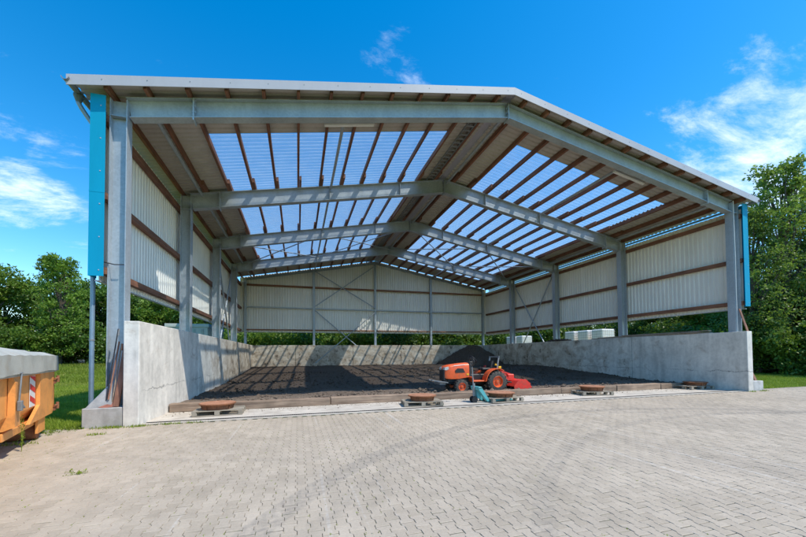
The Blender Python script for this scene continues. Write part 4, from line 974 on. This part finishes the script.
for i, x_ in enumerate(np.arange(-46, -7, 3.4)): plant(gr.choice('abca'), x_+gr.uniform(-1, 1), 41+gr.uniform(-1, 2), gr.uniform(.74, .98), L1, G1)
for i, x_ in enumerate(np.arange(-44, -6, 4.6)): plant(gr.choice('bae'), x_+gr.uniform(-1, 1), 46.5+gr.uniform(-1, 2), gr.uniform(.85, 1.0), L1, G1)
plant('e', -19.3, 36.8, .78, 'taller darker tree rising above the wood left of the blue corner', None)
plant('c', -27.5, 35.5, .86, 'rounded pale green tree behind the orange skip at the left edge', None)
G2 = 'bushes along the far edge of the meadow'; L2 = 'bush at the foot of the left wood'
for x_ in np.arange(-44, -6, 2.6): plant(gr.choice('st'), x_+gr.uniform(-.6, .6), 37.6+gr.uniform(-.6, .6), gr.uniform(.9, 1.25), L2, G2, 'bush', 'bush')
G3 = 'trees behind the hall'; L3 = 'broadleaf tree standing behind the hall back wall'
for x_ in np.arange(-6, 40, 3.8): plant(gr.choice('abb'), x_+gr.uniform(-1, 1), 41+gr.uniform(-1, 2), gr.uniform(.6, .78), L3, G3)
G4 = 'bushes behind the hall'; L4 = 'bush showing under the back wall cladding'
for x_ in np.arange(-7, 36, 2.3): plant(gr.choice('stt'), x_+gr.uniform(-.5, .5), 36.2+gr.uniform(-.7, .7), gr.uniform(1.25, 1.6), L4, G4, 'bush', 'bush')
G5 = 'trees to the right of the hall'; L5 = 'broadleaf tree in the wood right of the hall'
for y_ in np.arange(12, 40, 3.2):
    plant(gr.choice('abe'), 35.5+(y_-12)*-.15+gr.uniform(-1, 1), y_+gr.uniform(-.8, .8), gr.uniform(.62, .8) if y_ > 19 else gr.uniform(.62, .75), L5, G5)
    plant(gr.choice('ae'), 41+gr.uniform(-1, 1), y_+1.5, gr.uniform(.7, .9), L5, G5)
for x_, y_ in ((48, 20), (43, 9.5), (46, 24)): plant('b', x_, y_, .8, L5, G5)
plant('d', 33.6, 16.3, 1.06, 'tall slender pale green tree, the highest right of the blue corner', None, wz=1.0)
plant('d', 31.2, 16.6, .80, 'slender pale tree just right of the blue right corner, second highest', None)
plant('e', 37.5, 17.6, .86, 'tall tree at the right edge of the picture behind the slender ones', None)
plant('d', 37.0, 15.6, 1.02, 'tall pale tree cut by the right edge of the picture', None)
G6 = 'bushes below the trees at the right'; L6 = 'dark bush under the right hand trees'
for y_ in np.arange(13.5, 34, 2.0): plant(gr.choice('sst'), 31.6+(y_-13)*-.05+gr.uniform(-.5, .5), y_, gr.uniform(.95, 1.2), L6, G6, 'bush', 'bush')
for x_, y_ in ((34, 13), (36.5, 12.6), (39, 13), (36, 15), (39, 16), (34.5, 17.5)): plant('s', x_, y_, gr.uniform(.95, 1.1), L6, G6, 'bush', 'bush')

# grass blades near the yard
def blades(name, pts, h0, par=None, wd=.008):
    n = len(pts); base = [(-.5, 0, 0), (.5, 0, 0), (.25, .25, .6), (0, .7, 1)]; fs = [(0, 1, 2, 3)]
    V = np.repeat(np.array(base)[None], n, 0).astype(float); h = h0*rng.uniform(.5, 1.4, n)
    V[..., 0] *= wd*rng.uniform(.7, 1.4, n)[:, None]; V[..., 2] *= h[:, None]; V[..., 1] *= (h*rng.uniform(.1, .8, n))[:, None]
    a = rng.uniform(0, 6.28, n); c, s_ = np.cos(a)[:, None], np.sin(a)[:, None]; V = np.stack([V[..., 0]*c-V[..., 1]*s_, V[..., 0]*s_+V[..., 1]*c, V[..., 2]], -1)
    V += pts[:, None, :]
    me = bpy.data.meshes.new(name); me.vertices.add(4*n); me.vertices.foreach_set('co', V.ravel()); me.loops.add(4*n); me.loops.foreach_set('vertex_index', np.arange(4*n, dtype=np.int32)); me.polygons.add(n)
    me.polygons.foreach_set('loop_start', np.arange(0, 4*n, 4, dtype=np.int32)); me.polygons.foreach_set('loop_total', np.full(n, 4, dtype=np.int32)); me.update(calc_edges=True); me.materials.append(BLADE); return obj(name, me, par)
def area(n, x0, x1, y0, y1):
    q = np.stack([rng.uniform(x0, x1, n), rng.uniform(y0, y1, n)], 1); return np.column_stack([q, [ground_z(a, b) for a, b in q]])
P_ = np.concatenate([area(60000, -12, -4.75, 9.75, 15), area(45000, -16, -5, 15, 24), area(50000, 18.5, 31, 10.1, 17)])
P2_ = np.concatenate([area(70000, -34, -5, 24, 37), area(14000, -36, -6, 34.5, 38)])
tag(blades('far_grass', P2_, .15, None, .03), kind='stuff')
tag(blades('lawn_grass', P_, .085, None, .012), kind='stuff')
# weeds: along wall feet and in joints
W_ = []
for (x_, y_, n, s_) in ((-4.0, 9.45, 260, .10), (-3.5, 9.42, 120, .08), (-2.9, 9.5, 100, .07), (-5.1, 9.3, 200, .12), (-5.3, 8.6, 160, .12), (-4.7, 9.5, 120, .08), (18.0, 9.4, 90, .08), (17.3, 9.4, 80, .06), (-4.9, 8.2, 90, .1), (-2.4, 9.5, 60, .07), (-3.95, 8.7, 70, .05)):
    W_.append(np.column_stack([rng.normal(x_, s_*1.6, n), rng.normal(y_, s_*.7, n), np.zeros(n)-.01]))
tag(blades('joint_weeds', np.concatenate(W_), .055, None, .014), kind='stuff')
# moss tufts sitting in the joints
ms = []; mc = [c for c in cells if c[1] < 4.5 or random.random() < .12]
for c in mc:
    if random.random() < (.42 if c[1] < 1.5 else .12):
        e = random.choice([(hw+.0, .02), (-hw, .02), (0, HL_), (hw+a_, .05), (-hw-a_, .06)]); k = random.randint(2, 6)
        for q in range(k): ms.append((c[1]+e[0]+random.gauss(0, .006), c[2]+e[1]+random.gauss(0, .012), -.006))
tag(blades('joint_moss', np.array(ms), .014, None, .010), kind='stuff')
def weed(label, x_, y_, h, n, spread, seed):
    g = random.Random(seed); t_ = thing('weed_plant', label, 'weed', (x_, y_, -.01)); m_ = MB(); C = []
    for k in range(n):
        a = g.uniform(0, 6.28); tip = (spread*math.cos(a)*g.uniform(.4, 1), spread*math.sin(a)*g.uniform(.4, 1), h*g.uniform(.6, 1)); m_.tube([(0, 0, 0), (tip[0]*.4, tip[1]*.4, tip[2]*.6), tip], [.004, .003, .0015], 5)
        for q in np.linspace(.25, 1, int(4+h*22)): C.append((tip[0]*q+g.gauss(0, .015), tip[1]*q+g.gauss(0, .015), tip[2]*q))
    m_.build('stalk', BLADE, t_); obj('leaves', leaf_mesh('leaves', np.array(C), .017, BLADE, .4), t_)
weed('tall green weed growing beside the orange skip', -4.50, 7.6, .62, 4, .03, 1)
weed('low green weed spreading between the paving stones at the left', -2.92, 5.92, .05, 9, .17, 2)
weed('weed clump at the paving edge in front of the skip roller', -4.86, 8.95, .10, 6, .10, 3)

ORD = 'first second third fourth fifth sixth seventh eighth ninth tenth eleventh twelfth thirteenth fourteenth fifteenth sixteenth seventeenth eighteenth nineteenth twentieth twenty-first twenty-second twenty-third twenty-fourth twenty-fifth'.split()
for g_ in sorted(set(p[0] for p in planted)):
    for i, (_, u_, t_) in enumerate(sorted([p for p in planted if p[0] == g_], key=lambda p: p[1])):
        t_['label'] = f"{t_['label']}, {ORD[i]} from the left"
